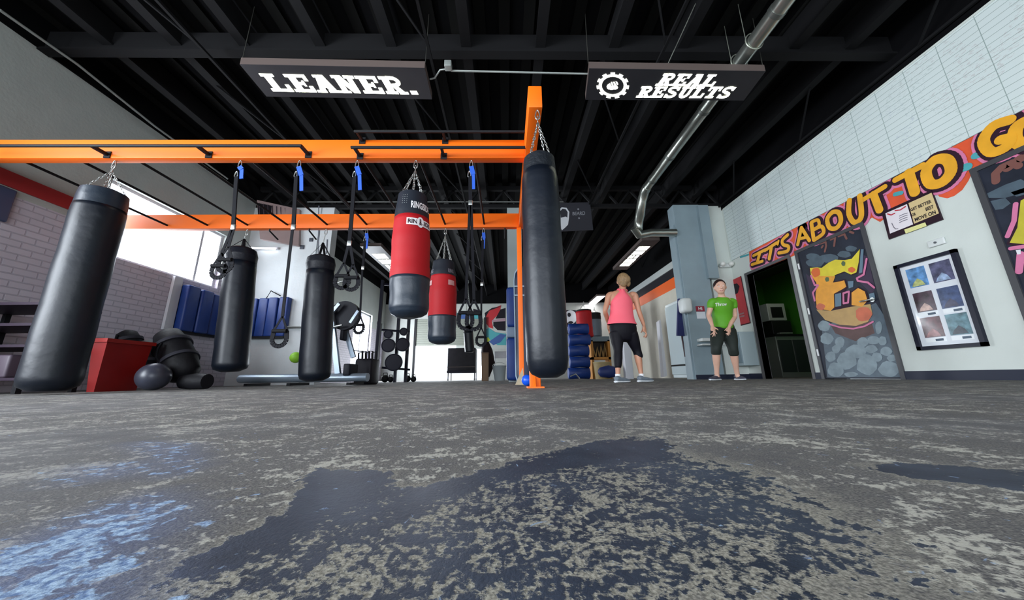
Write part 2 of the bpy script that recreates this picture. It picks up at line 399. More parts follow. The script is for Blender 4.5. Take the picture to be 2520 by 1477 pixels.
# far stretch of the right wall: cream, orange and black bands under a pale rail
yy0, yy1 = YN+.25, YB
struct('wall_right_far', MB().box((XR-.03, yy0, 0), (XR, yy1, 2.5)), M('cream_block_paint', (196, 192, 180), .6, noise=.05, nscale=3, bump=.1, bscale=20))
struct('trim_3', MB().box((XR-.035, yy0, 2.5), (XR, yy1, 2.82)), M('orange_wall_band', (225, 92, 20), .5))
struct('trim_4', MB().box((XR-.035, yy0, 2.82), (XR, yy1, 3.07)), M('black_wall_band', (26, 24, 32), .6))
struct('trim_5', MB().box((XR-.07, yy0, 3.07), (XR, yy1, 3.27)), M('pale_gray_rail', (176, 182, 182), .5))
struct('trim_6', MB().box((XR-.08, yy0, 3.27), (XR, yy1, ZC)), black)
wall_y('wall_back', YB, YB+.2, XL, XR, 0, 3.4, [(-4.0, -.98, 0, 1.5)], M('back_wall_paint', (170, 172, 168), .6, noise=.08, nscale=2))
struct('trim_7', MB().box((XL, YB-.05, 3.4), (XR, YB+.2, ZC)), black)
wall_y('wall_front', -6.2, -6, XL, XR, 0, ZC, [(-4.8, -1.0, 0, 3.2), (-.2, 3.8, 0, 3.2)], white)
struct('ceiling', MB().box((XL-.25, -6.2, ZC), (XR+.3, YB+.2, ZC+.1)), black)
# short walls standing in from the sides at the truss line
nookm = M('white_block_return', (206, 212, 214), .5, noise=.05, nscale=3, bump=.12, bscale=25)
struct('wall_left_return', MB().box((XL, YN, 0), (-3.72, YN+.2, 3.77)), nookm)
struct('wall_right_return', MB().box((4.38, YN, 0), (XR, YN+.2, 3.77)), white)
struct('column_1', MB().box((3.73, YN-.06, 0), (4.30, YN+.2, 3.77)).box((4.24, YN-.14, 2.05), (4.46, YN+.1, 3.72)).box((3.70, YN-.02, .0), (3.76, YN+.22, 3.3)), grayp, 'pale gray square column beside the right wall')
struct('column_2', MB().box((.05, YN, 0), (.36, YN+.25, 3.75)), M('light_gray_column', (150, 160, 160), .5), 'slim gray column behind the orange rig')
struct('column_3', MB().box((-4.42, YN-.03, 0), (-4.0, YN, 3.75)).box((-3.96, YN-.03, 0), (-3.71, YN, 3.75)), nookm)
# baseboards
for i, (a, b) in enumerate(((-6, D3[0]), (D3[1]+.03, D2[0]-.05), (D2[1]+.05, D1[0]-.05), (D1[1]+.05, YN))):
    struct('baseboard_right' if i == 0 else 'baseboard_right_%s' % 'bcd'[i-1], MB().box((XR-.015, a, 0), (XR, b, .10)), navy_base)
struct('baseboard_return', MB().box((4.30, YN-.015, 0), (XR, YN, .09)).box((3.73, YN-.075, 0), (4.32, YN-.06, .09)), navy_base)
# side room behind the open door
green = M('green_side_room_paint', (52, 120, 24), .6)
struct('wall_kitchen_back', MB().box((XR+.12, 9.0, 0.95), (8, 9.1, 2.7)), green)
struct('wall_kitchen_lower', MB().box((XR+.12, 8.98, 0), (8, 9.1, .95)), M('pale_tile', (150, 160, 155), .4))
struct('wall_kitchen_sides', MB().box((7.3, 4.9, 0), (7.4, 9, 2.7)), green)
struct('wall_kitchen_front', MB().box((XR+.12, 4.85, 0), (7.3, 4.9, 2.7)), white)
struct('ceiling_kitchen', MB().box((XR+.12, 4.85, 2.7), (7.4, 9.1, 2.75)), M('dull_ceiling', (60, 66, 60), .8))
# ground outside
struct('ground', MB().box((-40, -40, -.12), (40, 60, -.02)), M('outdoor_pavement', (200, 200, 196), .7, noise=.05, nscale=1))
# ------------------------------------------------------------ window 1 and daylight openings
frm = M('white_window_frame', (214, 214, 220), .4)
w = MB(); x = XL-.12
w.box((x-.05, wl[0], wl[2]), (x+.06, wl[1], wl[2]+.04)).box((x-.05, wl[0], wl[3]-.04), (x+.06, wl[1], wl[3])).box((x-.05, wl[0], wl[2]), (x+.05, wl[0]+.05, wl[3])).box((x-.05, wl[1]-.05, wl[2]), (x+.05, wl[1], wl[3])).box((x-.03, wl[1]-.42, wl[2]), (x+.03, wl[1]-.38, wl[3]))
win = struct('window_1', w, frm, 'wide bright window high in the left wall')
glass = bpy.data.materials.new('clear_glass'); glass.use_nodes = True
gt = glass.node_tree; gt.nodes.remove(gt.nodes['Principled BSDF'])
g1 = gt.nodes.new('ShaderNodeBsdfTransparent'); g2 = gt.nodes.new('ShaderNodeBsdfGlossy'); g2.inputs['Roughness'].default_value = .02
g3 = gt.nodes.new('ShaderNodeMixShader'); g3.inputs[0].default_value = .06
gt.links.new(g1.outputs[0], g3.inputs[1]); gt.links.new(g2.outputs[0], g3.inputs[2]); gt.links.new(g3.outputs[0], gt.nodes['Material Output'].inputs[0])
pane = obj('pane', MB().box((x-.005, wl[0]+.05, wl[2]+.04), (x+.0, wl[1]-.05, wl[3]-.04)), glass, win)
for k, ww in enumerate((w2, w3)):
    w = MB()
    w.box((x-.04, ww[0], ww[3]-.06), (x+.04, ww[1], ww[3])).box((x-.04, ww[0], ww[2]), (x+.04, ww[0]+.06, ww[3])).box((x-.04, ww[1]-.06, ww[2]), (x+.04, ww[1], ww[3])).box((x-.02, (ww[0]+ww[1])/2-.02, ww[2]), (x+.02, (ww[0]+ww[1])/2+.02, ww[3])).box((x-.02, ww[0], 1.1), (x+.02, ww[1], 1.15))
    struct('window_%d' % (k+2), w, M('dark_window_frame', (60, 60, 70), .4))
# roll-up door over the bright opening in the back wall
rd = MB()
for k in range(12): rd.box((-4.02, YB-.03, 1.5+k*.1), (-.96, YB-.01+.012*(k % 2), 1.59+k*.1))
struct('door_4', rd, M('gray_green_roll_door', (128, 132, 122), .5), 'half raised roll-up door in the back wall')
struct('trim_8', MB().box((-4.1, YB-.06, 0), (-4.0, YB, 2.75)).box((-.98, YB-.06, 0), (-.88, YB, 2.75)), blackb)
# left opening frame by the camera
# ------------------------------------------------------------ roof steel (painted black)
dk = M('dark_roof_steel', (17, 17, 19), .8, spec=.2)
cb = MB()
cb.box((XL, 3.24, 3.92), (XR, 3.27, 4.2)).box((XL, 3.2, 3.90), (XR, 3.31, 3.93))
tag(obj('roof_beam', cb, dk), None, None, kind='structure')
cb = MB(); cb.box((XL, 6.72, 3.77), (XR, 6.80, 3.85)).box((XL, 6.72, 4.2), (XR, 6.80, 4.3))
n = 18
for i in range(n):
    a = XL+(XR-XL)*i/n; b = XL+(XR-XL)*(i+.5)/n; c = XL+(XR-XL)*(i+1)/n
    cb.bar((a, 6.76, 3.83), (b, 6.76, 4.2), .04).bar((b, 6.76, 4.2), (c, 6.76, 3.83), .04)
tag(obj('roof_truss', cb, dk), None, None, kind='structure')
for i, x in enumerate((-4.7, -3.9, -3.1, -2.2, -1.35, -.45, .45, 1.35, 2.2, 3.6, 4.3)):
    j = MB(); j.box((x-.03, -3, 4.02), (x+.03, YB, 4.30)).box((x-.06, -3, 4.0), (x+.06, YB, 4.03))
    if i % 3 == 1:
        for k in range(9): j.bar((x, -1+k*1.6, 4.0), (x+.5, -.2+k*1.6, 3.75), .02)
        j.bar((x+.5, -1, 3.75), (x+.5, YB, 3.75), .03)
    tag(obj('roof_joist', j, dk), None, None, kind='structure')
dr = MB()
for k in range(34): dr.box((XL+k*.3, -3, 4.305), (XL+k*.3+.13, YB, 4.345))
tag(obj('roof_deck', dr, M('roof_deck_paint', (12, 12, 11), .85, spec=.15)), None, None, kind='structure')
galv = M('galvanized_duct', (176, 180, 172), .28, .9, noise=.12, nscale=5, bump=.12, bscale=12)
# round duct
t = thing('air_duct', 'round galvanized duct running under the roof and bending down to the column', 'duct', PY(1590, 460, 6.0))
dp = [PZ(2010, -80, 3.75), PZ(1800, 165, 3.75), PZ(1588, 458, 3.75)]
d0 = [V((dp[2].x, 1.8, 3.75)), V((dp[2].x, 4.9, 3.75)), V((dp[2].x, 5.9, 3.75))]
d0 = [V((2.84, 1.6, 3.75)), V((2.84, 5.88, 3.75))]
mb = MB().tube(d0, .085, 20)
obj('straight_run', mb, galv, t)
mb = MB().tube([V((2.84, 5.88, 3.75)), V((2.84, 6.02, 3.72)), V((2.82, 6.15, 3.58)), V((2.79, 6.25, 3.3)), PY(1572, 545, 6.4), PY(1570, 566, 6.42)], .092, 20)
obj('elbow', mb, galv, t)
mb = MB().tube([PY(1560, 560, 6.42), PY(1572, 578, 6.5), PY(1600, 573, 6.6), PY(1662, 573, 6.63)], .085, 20)
obj('side_run', mb, galv, t)
for y in (2.6, 3.9, 4.9, 5.6): obj('joint_band', MB().tube([V((2.84, y, 3.75)), V((2.84, y+.05, 3.75))], .091, 20), M('duct_band', (120, 124, 120), .4, .8), t)
for y in (2.95, 3.2): obj('hanger_strap', MB().ring((2.84, y, 3.76), (0, 1, .1), .10, .007).tube([(2.745, y, 3.79), (2.745, y, 4.3)], .004, 6), M('strap_steel', (180, 184, 170), .4, .7), t)
single('short_duct', MB().tube([V((3.7, 9.5, 3.6)), V((3.72, 9.9, 3.6))], .2, 16), galv, 'short galvanized duct stub deep under the roof', 'duct') if False else None
# conduit
t = thing('electrical_conduit', 'thin gray conduit with a junction box running between the two ceiling signs', 'conduit', PZ(1260, 178, 3.56))
pipe = M('gray_conduit', (150, 156, 152), .4, .3)
obj('pipe', MB().tube([PZ(1110, 174, 3.56), PZ(1450, 182, 3.56)], .011), pipe, t)
obj('bent_pipe', MB().tube([PZ(1098, 170, 3.56), PZ(1083, 172, 3.56), PZ(1070, 192, 3.56), PZ(1058, 195, 3.56)], .009), pipe, t)
c = PZ(1103, 165, 3.56); obj('junction_box', MB().rbox(c-V((.04, .04, .02)), c+V((.04, .04, .06)), .008), pipe, t)
single('wall_conduit', MB().tube([PX(0, 25, XL+.25), PX(190, 158, XL+.25), PX(380, 310, XL+.25), PX(560, 440, XL+.25)], .015), pipe, 'thin gray pipe running along the top of the left wall', 'pipe')
single('roof_pipe', MB().tube([PY(757, 497, 6.6), PY(1386, 497, 6.6)], .016), M('dull_pipe', (96, 98, 96), .4, .3), 'long thin horizontal pipe crossing the room behind the orange rig', 'pipe')
single('hanging_rod', MB().tube([PZ(1716, 0, 4.2), PZ(1640, 165, 3.6)], .006, 6), M('rod', (110, 112, 105), .5, .4), 'thin suspension rod above the sign with the gear emblem', 'rod')
# ------------------------------------------------------------ lettering helpers
def arc(cx, cy, rx, ry, a0, a1, n=10): return [(cx+rx*math.cos(math.radians(a0+(a1-a0)*i/n)), cy+ry*math.sin(math.radians(a0+(a1-a0)*i/n))) for i in range(n+1)]
def rect(x0, y0, x1, y1): return [(x0, y0), (x1, y0), (x1, y1), (x0, y1)]
def st(pts, w):   # stroke to quads in glyph units
    out = []
    for (a, b), (c, d) in zip(pts, pts[1:]):
        l = math.hypot(c-a, d-b) or 1; nx_, ny_ = -(d-b)/l*w/2, (c-a)/l*w/2; ex, ey = (c-a)/l*w*.18, (d-b)/l*w*.18
        out.append([(a+nx_-ex, b+ny_-ey), (c+nx_+ex, d+ny_+ey), (c-nx_+ex, d-ny_+ey), (a-nx_-ex, b-ny_-ey)])
    return out
S_ = .17
SLAB = {
 'L': [rect(.14, 0, .46, 1), rect(0, .84, .6, 1), rect(0, 0, .98, S_), rect(.8, 0, .98, .42)],
 'E': [rect(.14, 0, .46, 1), rect(0, .84, .95, 1), rect(0, 0, .98, S_), rect(.8, 0, .98, .36), rect(.78, .64, .95, 1), rect(.4, .42, .7, .58), rect(.62, .34, .72, .66)],
 'A': [[(.1, 0), (.36, 1), (.64, 1), (.36, 0)], [(.34, 1), (.7, 1), (.94, 0), (.6, 0)], rect(-.03, 0, .42, S_*.8), rect(.52, 0, 1.03, S_*.8), rect(.3, .28, .7, .42), rect(.22, .86, .66, 1)],
 'N': [rect(.1, 0, .36, 1), [(.1, 1), (.42, 1), (.88, 0), (.6, 0)], rect(.66, 0, .9, 1), rect(-.02, 0, .48, S_*.8), rect(.54, .84, 1.02, 1), rect(-.02, .84, .4, 1)],
 'R': [rect(.12, 0, .44, 1), rect(0, 0, .56, S_), rect(0, .84, .6, 1), *st([(.4, .92), *arc(.58, .72, .25, .2, 90, -90, 8), (.4, .5)], .19), [(.42, .5), (.68, .5), (.98, 0), (.66, 0)], rect(.62, 0, 1.04, S_*.8)],
 'S': [*st(arc(.5, .73, .33, .2, 20, 270, 12), .2), *st(arc(.5, .27, .33, .2, 90, -160, 12), .2), rect(.76, .66, .92, .98), rect(.06, .02, .22, .34)],
 'U': [rect(.1, .25, .4, 1), rect(.66, .25, .88, 1), *st(arc(.49, .27, .24, .19, 180, 360, 10), .22), rect(0, .84, .5, 1), rect(.56, .84, 1, 1)],
 'T': [rect(.34, 0, .66, 1), rect(.02, .84, .98, 1), rect(.02, .62, .18, 1), rect(.82, .62, .98, 1), rect(.18, 0, .82, S_)],
 '.': [rect(.1, 0, .42, .22)], ' ': []}
def slab_quad(txt, tl, tr, bl, br, gap=.06, slant=0., wid=None):
    wd = [(.5 if c == '.' else .5 if c == ' ' else 1.) for c in txt]; tot = sum(wd)+gap*(len(txt)-1)
    mb = MB(); x = 0
    for c, w_ in zip(txt, wd):
        for poly in SLAB[c]:
            pts = []
            for a, b in poly:
                u = (x+a+slant*(b-.5))/tot; pts.append((V(bl)*(1-u)+V(br)*u)*(1-b)+(V(tl)*(1-u)+V(tr)*u)*b)
            mb.face(pts)
        x += w_+gap
    return mb
glow = M('lit_lettering', (250, 252, 236), .5, emit=6)
signm = M('dark_sign_panel', (46, 46, 50), .45, noise=.1, nscale=4)
signe = M('sign_casing', (92, 80, 76), .5)
def sign_box(name, label, px, Z):
    q = [PZ(*p, Z) for p in px]    # near-left, near-right, far-right, far-left
    t = thing(name, label, 'sign', (sum(q, V())/4)[:2]+(Z,), 'lit ceiling signs')
    obj('casing', MB().prism([p+V((0, 0, .001)) for p in q], (0, 0, .09)), signe, t)
    obj('face_panel', MB().prism([p-V((0, 0, .004)) for p in q], (0, 0, .004)), signm, t)
    hk = MB()
    for p in (q[0], q[1]): hk.tube([p+V((0, .02, .09)), p+V((0, .02, .12)), p+V((.01, .02, .85))], .004, 6)
    obj('hanger', hk, M('rod_dark', (60, 60, 56), .6, .2), t)
    return t
ZS = 3.5
t = sign_box('ceiling_sign', 'long lit ceiling sign reading LEANER at upper left', [(590, 158), (1045, 167), (1063, 244), (656, 237)], ZS)
z = ZS-.008; q = lambda x, y: PZ(x, y, z)
obj('lettering', slab_quad('LEANER.', q(636, 181), q(1012, 190), q(672, 225), q(1034, 233), gap=.07), glow, t)
t = sign_box('ceiling_sign', 'lit ceiling sign with a gear emblem reading REAL RESULTS', [(1450, 168), (1884, 175), (1830, 247), (1441, 245)], ZS)
obj('lettering', slab_quad('REAL', q(1632, 181), q(1776, 184), q(1614, 211), q(1756, 213), gap=.05, slant=.15), glow, t)
obj('lettering', slab_quad('RESULTS', q(1578, 213), q(1814, 214), q(1566, 240), q(1792, 242), gap=.07, slant=.1), glow, t)
mb = MB(); cx, cy = 1508, 210.6; n = 44
for i in range(n):
    a0 = 2*PI*i/n; a1 = 2*PI*(i+1)/n
    ro = 1.0 if i % 4 < 2 else .86
    f_ = lambda a, r: q(cx+40*r*math.cos(a), cy+32*r*math.sin(a))
    mb.face([f_(a0, .68), f_(a1, .68), f_(a1, ro), f_(a0, ro)])
for dx, dy, ax, ay in ((-8, 3, 7, 7), (0, -2, 9, 7), (7, -5, 7, 5), (4, 5, 9, 5), (-3, 7, 6, 4)):
    mb.face([q(cx+dx+ax*math.cos(k*PI/5), cy+dy+ay*math.sin(k*PI/5)) for k in range(10)])
obj('gear_emblem', mb, glow, t)
mb = MB()
for k in range(4): a, b = q(cx-8+k*6, cy-9-k), q(cx-4+k*6, cy+1-k); mb.add([p+V((0, 0, -.002)) for p in (a, a+V((.012, 0, 0)), b+V((.012, 0, 0)), b)], [(0, 1, 2, 3)])
obj('finger_gap', mb, signm, t)
# more signs of the same kind farther back, running lengthwise
for lab, px, br, txt in (('lit ceiling sign hanging lengthwise beside the red and black heavy bag', [(902, 606), (948, 606), (1010, 690), (975, 697)], [(920, 612), (948, 612), (985, 672), (962, 676)], 'TEAR'),
                    ('lit ceiling sign hanging lengthwise above the head of the person in pink', [(1568, 592), (1612, 592), (1552, 664), (1518, 664)], [(1570, 600), (1602, 600), (1560, 655), (1532, 655)], 'SLE')):
    Zq = 3.45
    q4 = [PZ(*p, Zq) for p in px]; x0_ = (q4[0].x+q4[3].x)/2; x1_ = (q4[1].x+q4[2].x)/2; y0_ = (q4[0].y+q4[1].y)/2; y1_ = (q4[2].y+q4[3].y)/2
    t = thing('ceiling_sign', lab, 'sign', ((x0_+x1_)/2, (y0_+y1_)/2, Zq), 'lit ceiling signs')
    obj('casing', MB().box((x0_, y0_, Zq), (x1_, y1_, Zq+.09)), signe, t)
    obj('face_panel', MB().box((x0_, y0_, Zq-.004), (x1_, y1_, Zq)), signm, t)
    xm0, xm1 = x0_+(x1_-x0_)*.18, x0_+(x1_-x0_)*.82; ya, yb = y0_+(y1_-y0_)*.15, y0_+(y1_-y0_)*.85
    zq = Zq-.008
    if 'pink' in lab: cr = [V((xm0, ya, zq)), V((xm0, yb, zq)), V((xm1, ya, zq)), V((xm1, yb, zq))]
    else: cr = [V((xm1, yb, zq)), V((xm1, ya, zq)), V((xm0, yb, zq)), V((xm0, ya, zq))]
    # three bold bars of lettering too far off to read
    mb = MB()
    for k in range(5):
        u0_, u1_ = k/5+.02, (k+1)/5-.02
        for (a, b) in ((0, .28), (.42, .62), (.72, 1)):
            sh = .08*((k*7) % 3-1)
            f_ = lambda u, v: (cr[2]*(1-u)+cr[3]*u)*(1-v)+(cr[0]*(1-u)+cr[1]*u)*v
            mb.face([f_(u0_, max(0, a+sh)), f_(u1_, max(0, a+sh)), f_(u1_, min(1, b+.1)), f_(u0_, min(1, b+.1))])
    obj('lettering', mb, glow, t)
# plain tube light far back
t = thing('ceiling_light', 'plain white strip light hanging far back above the person in pink', 'light', PZ(1457, 742, 3.35))
a, b = PZ(1440, 756, 3.35), PZ(1470, 729, 3.35)
obj('housing', MB().box((a.x-.02, b.y, 3.36), (a.x+.34, a.y, 3.44)) , signe, t)
obj('diffuser', MB().box((a.x, min(a.y, b.y), 3.34), (a.x+.32, max(a.y, b.y), 3.36)), M('strip_light_diffuser', (250, 250, 255), .5, emit=5), t)
# bearded face banner
t = thing('wall_banner', 'dark hanging banner with a pale bearded face emblem behind the tall black bag', 'banner', PY(1420, 570, 6.55))
Yb = 6.55
def poly_y(pts, Y): return [PY(x, y, Y) for x, y in pts]
obj('cloth', MB().prism(poly_y([(1362, 500), (1452, 498), (1460, 566), (1366, 570)], Yb), (0, .02, 0)), M('charcoal_banner', (44, 44, 50), .7), t)
bw = M('banner_print', (190, 192, 196), .7)
mb = MB().face(poly_y([(1376, 530), (1381, 536), (1392, 533), (1400, 538), (1398, 553), (1391, 560), (1383, 567), (1377, 556)], Yb-.004))
mb.brush(poly_y([(1378, 533), (1377, 519), (1383, 512), (1393, 513), (1399, 522), (1398, 538)], Yb-.004), .035, (0, 1, 0))
obj('face_emblem', mb, bw, t)
mb = text_quad('BEARD', *poly_y([(1409, 522), (1440, 520), (1409, 530), (1440, 529)], Yb-.004))
for p in ((1423, 515), (1425, 537)): mb.ell(PY(*p, Yb-.004), (.02, 0, 0), (0, 0, .02))
obj('lettering', mb, M('banner_print_dim', (120, 122, 128), .7), t)
# ------------------------------------------------------------ orange rig
YF, YR, ZB, ZT2 = 2.87, 4.42, 2.2, 2.405
t = thing('pull_up_rig', 'bright orange steel rig of beams, posts and pull-up bars', 'rig', (.22, YF, 0)); RIG = t
def hollow(a, b): return MB().rbox(a, b, .006)
obj('front_beam', hollow((XL+.01, YF, ZB), (.2, YF+.085, ZT2)), orange, t)
obj('rear_beam', hollow((XL+.01, YR, ZB), (.2, YR+.085, ZT2+.01)), orange, t)
obj('cantilever_arm', hollow((.2, 2.24, ZB), (.31, YR+.085, ZT2)), orange, t)
obj('post', hollow((.17, YR+.01, .0), (.235, YR+.075, ZB)), orange, t)
obj('post', hollow((.2, YF+.0, .0), (.29, YF+.085, ZB)), orange, t)
for x, y in ((.2, YR+.04), (.245, YF+.04)):
    obj('base_plate', MB().box((x-.07, y-.08, 0), (x+.07, y+.08, .012)).prism([(x-.02, y-.08, .012), (x-.02, y-.03, .012), (x-.02, y-.03, .12)], (.02, 0, 0)), orange, t)
for xp in (70, 219, 363, 478, 600, 700, 785, 880, 960, 1035):   # rungs between the beams
    pass
xr = PY(611, 543, YR).x; step = .56
for k in range(-2, 8):
    x = xr+step*k
    if x > .1: continue
    obj('rung', MB().tube([(x, YF+.04, 2.25), (x, YR+.0, 2.25)], .014), blackb, t)
    if k in (0, 1, 2, 4, 6): obj('hook_peg', MB().tube([(x+.3, YR+.03, 2.21), (x+.3, YR+.03, 2.17), (x+.3, YR+.22, 2.12)], .011), blackb, t)
def pbar(x0p, x1p, yp, brks, name='pull_up_bar'):
    Yq = YF-.13; a = PY(x0p, yp, Yq); b = PY(x1p, yp+4, Yq)
    a.z = b.z = (a.z+b.z)/2
    p = obj(name, MB().tube([a, b], .014), blackb, t)
    for xb in brks:
        c = PY(xb, yp+2, Yq); c.z = a.z
        obj('bracket', MB().bar(c, (c.x, YF, a.z), .022, .03).box((c.x-.03, YF-.008, a.z-.035), (c.x+.03, YF, a.z+.035)), blackb, p)
pbar(-60, 742, 357, (225, 485, 740)); pbar(864, 1297, 361, (872, 1086)); pbar(872, 1297, 322, (878, 1090))
# ------------------------------------------------------------ hanging gear
chrome = M('chain_steel', (176, 180, 178), .3, .9)
def chain(mb, p, q, r=.011, w=.003):
    p, q = V(p), V(q); L_ = (q-p).length; n = max(2, int(L_/(r*2.6))); d = (q-p).normalized()
    s = d.cross(V((0, 1, 0)));
    if s.length < .1: s = V((1, 0, 0))
    s.normalize(); u = d.cross(s)
    for i in range(n):
        c = p+(q-p)*((i+.5)/n); nrm = s if i % 2 else u; a = nrm.cross(d)
        N_ = 12; vs = []; fs = []
        for k in range(N_):
            t_ = 2*PI*k/N_; ctr = c+a*(r*.6*math.cos(t_))+d*(r*1.5*math.sin(t_)); o = (a*math.cos(t_)+d*math.sin(t_))
            for j in range(5): g_ = 2*PI*j/5; vs.append(ctr+o*(w*math.cos(g_))+nrm*(w*math.sin(g_)))
        for k in range(N_):
            for j in range(5): fs.append((k*5+j, ((k+1) % N_)*5+j, ((k+1) % N_)*5+(j+1) % 5, k*5+(j+1) % 5))
        mb.add(vs, fs, True)
    return mb
def carabiner(p, h=.09, w=.045, r=.005):
    pts = []
    for i in range(17):
        a = 2*PI*i/16; x = w/2*math.sin(a)*(.75+.25*math.cos(a+PI)); pts.append((p[0]+x, p[1]+.002, p[2]-h/2+h/2*math.cos(a)))
    return MB().tube(pts, r, 8)
def ramp_pts(p, q, ts): return [V(p)*(1-t_)+V(q)*t_ for t_ in ts]
def bag(label, hang, top, bot, prof, mats, group, chain_n=4, strap='chain', extra=None):
    # prof: list of (t from top 0 to bottom 1, radius); mats: list of (name, t0, t1, material)
    hang, top, bot = V(hang), V(top), V(bot)
    t = thing('punching_bag', label, 'punching bag', (bot.x, bot.y, max(0, bot.z)), group)
    def rad(s):
        for (a, ra), (b, rb) in zip(prof, prof[1:]):
            if a <= s <= b: return ra+(rb-ra)*(s-a)/(b-a)
        return prof[-1][1]
    for name, a, b, mt in mats:
        ss = sorted({a, b}|{p[0] for p in prof if a < p[0] < b}|{a+(b-a)*i/14 for i in range(15)})
        rings = []
        ax = bot-top
        for s in ss:
            rr = rad(s)*(1+.012*math.sin(s*23+hang.x*9)+.008*math.sin(s*51)); rings.append((top+ax*s, rr, rr))
        if a > 0: rings = [(rings[0][0], rings[0][1]*.99, rings[0][2]*.99)]+rings
        obj(name, MB().loft(rings, 40, True), mt, t)
    rt = rad(.03)
    if strap == 'chain':
        apex = hang-V((0, 0, .12)) if (hang-top).z > .3 else top+V((0, 0, (hang.z-top.z)*.6))
        mb = chain(MB(), hang-V((0, 0, .06)), apex)
        for k in range(chain_n):
            a = PI/4+2*PI*k/chain_n; e = top+V((math.cos(a)*rt*.85, math.sin(a)*rt*.85, -.02)); chain(mb, apex, e)
        obj('chain', mb, chrome, t)
    else:
        apex = top+V((0, 0, max(.12, (hang.z-top.z)*.5)))
        mb = MB()
        for k in range(chain_n):
            a = PI/4+2*PI*k/chain_n; e = top+V((math.cos(a)*rt*.9, math.sin(a)*rt*.9, -.04)); mb.bar(apex, e, .03, .004)
        obj('hanging_strap', mb, strap_m, t)
        obj('chain', chain(MB(), hang-V((0, 0, .06)), apex), chrome, t)
    obj('carabiner', carabiner(hang), chrome, t)
    return t, rad
strap_m = M('black_webbing', (12, 12, 18), .8, spec=.2)
blueweb = M('blue_webbing', (28, 84, 190), .6)
leather = M('black_bag_vinyl', (11, 17, 27), .4, spec=.36, noise=.2, nscale=5, bump=.25, bscale=7)
leather_s = M('slate_bag_vinyl', (30, 40, 52), .38, spec=.45, noise=.15, nscale=5, bump=.3, bscale=9)
redv = M('red_bag_vinyl', (166, 17, 26), .6, spec=.3, noise=.06, nscale=4, bump=.15, bscale=6)
labelm = M('label_white', (226, 222, 224), .5)
E1 = [(0, .1), (.012, .75), (.04, .97)]
def P_(r, top=1., taper=()): return [(0, r*top*.9), (.01, r*top)]+list(taper)+[(.955, r), (.975, r*.93), (.99, r*.72), (1, r*.35)]
# tall black bag in the middle
Y0 = 2.27
hg = PY(1322, 262, Y0); hg.z = ZB
t, rad = bag('tallest black vinyl heavy bag hanging from the cantilever arm, nearly touching the floor', hg, PY(1326, 386, Y0), PY(1349, 934, Y0)+V((0, 0, .01)),
    [(0, .08), (.02, .118), (.08, .128), (.12, .137), (.3, .142), (.6, .145), (.93, .143), (.965, .133), (.985, .11), (1, .06)],
    [('bag_body', .09, 1, leather), ('top_collar', 0, .1, M('rough_black_top', (22, 26, 32), .6, bump=.6, bscale=30))], 'heavy bags hanging from the rig')
# left large bag
hg = PY(297, 390, YF+.04); hg.z = ZB; tp = PY(262, 470, YF+.04); bt = PY(150, 958, YF+.04)
hg.x = tp.x = bt.x = PY(240, 560, YF+.04).x-.02; bt.z = .03
bag('large black heavy bag at the far left, reaching down to the floor', hg, tp, bt, [(0, .1), (.015, .155), (.06, .165), (.12, .17), (.95, .175), (.98, .16), (1, .1)],
    [('bag_body', .1, 1, leather), ('top_collar', 0, .11, leather_s)], 'heavy bags hanging from the rig')
# two mid black bags on the rear beam
for label, hp, tpx, bpx, r in (('black heavy bag with a glossy side hanging beside the blue wall mats', (611, 563), (597, 612), (566, 915), .19),
                        ('black heavy bag hanging low in front of the silver machine frame', (798, 563), (791, 632), (774, 938), .19)):
    hg = PY(*hp, YR+.04); hg.z = ZB; tp = PY(*tpx, YR+.04); bt = PY(*bpx, YR+.04)
    hg.x = tp.x+.02
    bt.z = max(bt.z, .03)
    bag(label, hg, tp, bt, [(0, r*.6), (.02, r*.88), (.07, r*.98), (.12, r*.93), (.3, r*.96), (.95, r), (.98, r*.9), (1, r*.5)],
        [('bag_body', .12, 1, leather), ('top_collar', 0, .13, M('black_top_fabric', (20, 22, 30), .45, bump=.3, bscale=20))], 'heavy bags hanging from the rig', strap='web')
# red and black bags
def wraptext(txt, ctr_top, ctr_bot, s0, s1, ang0, ang1, rfun, off, mb=None):
    vs, fs = text_pts(txt, 1., .03); x0_ = min(v.x for v in vs); x1_ = max(v.x for v in vs); y0_ = min(v.y for v in vs); y1_ = max(v.y for v in vs)
    mb = mb or MB(); out = []
    for v in vs:
        s = s1+(s0-s1)*(v.y-y0_)/(y1_-y0_); a = ang0+(ang1-ang0)*(v.x-x0_)/(x1_-x0_)
        r = rfun(s)*1.012+off; c = V(ctr_top)*(1-s)+V(ctr_bot)*s; out.append(c+V((math.sin(a)*r, -math.cos(a)*r, 0)))
    return mb.add(out, fs)
def wrapband(ctr_top, ctr_bot, s0, s1, ang0, ang1, rfun, off, n=14):
    mb = MB(); vs = []
    for s in (s0, s1):
        for i in range(n+1):
            a = ang0+(ang1-ang0)*i/n; r = rfun(s)*1.012+off; c = V(ctr_top)*(1-s)+V(ctr_bot)*s; vs.append(c+V((math.sin(a)*r, -math.cos(a)*r, 0)))
    return mb.add(vs, [(i, i+1, n+2+i, n+1+i) for i in range(n)])
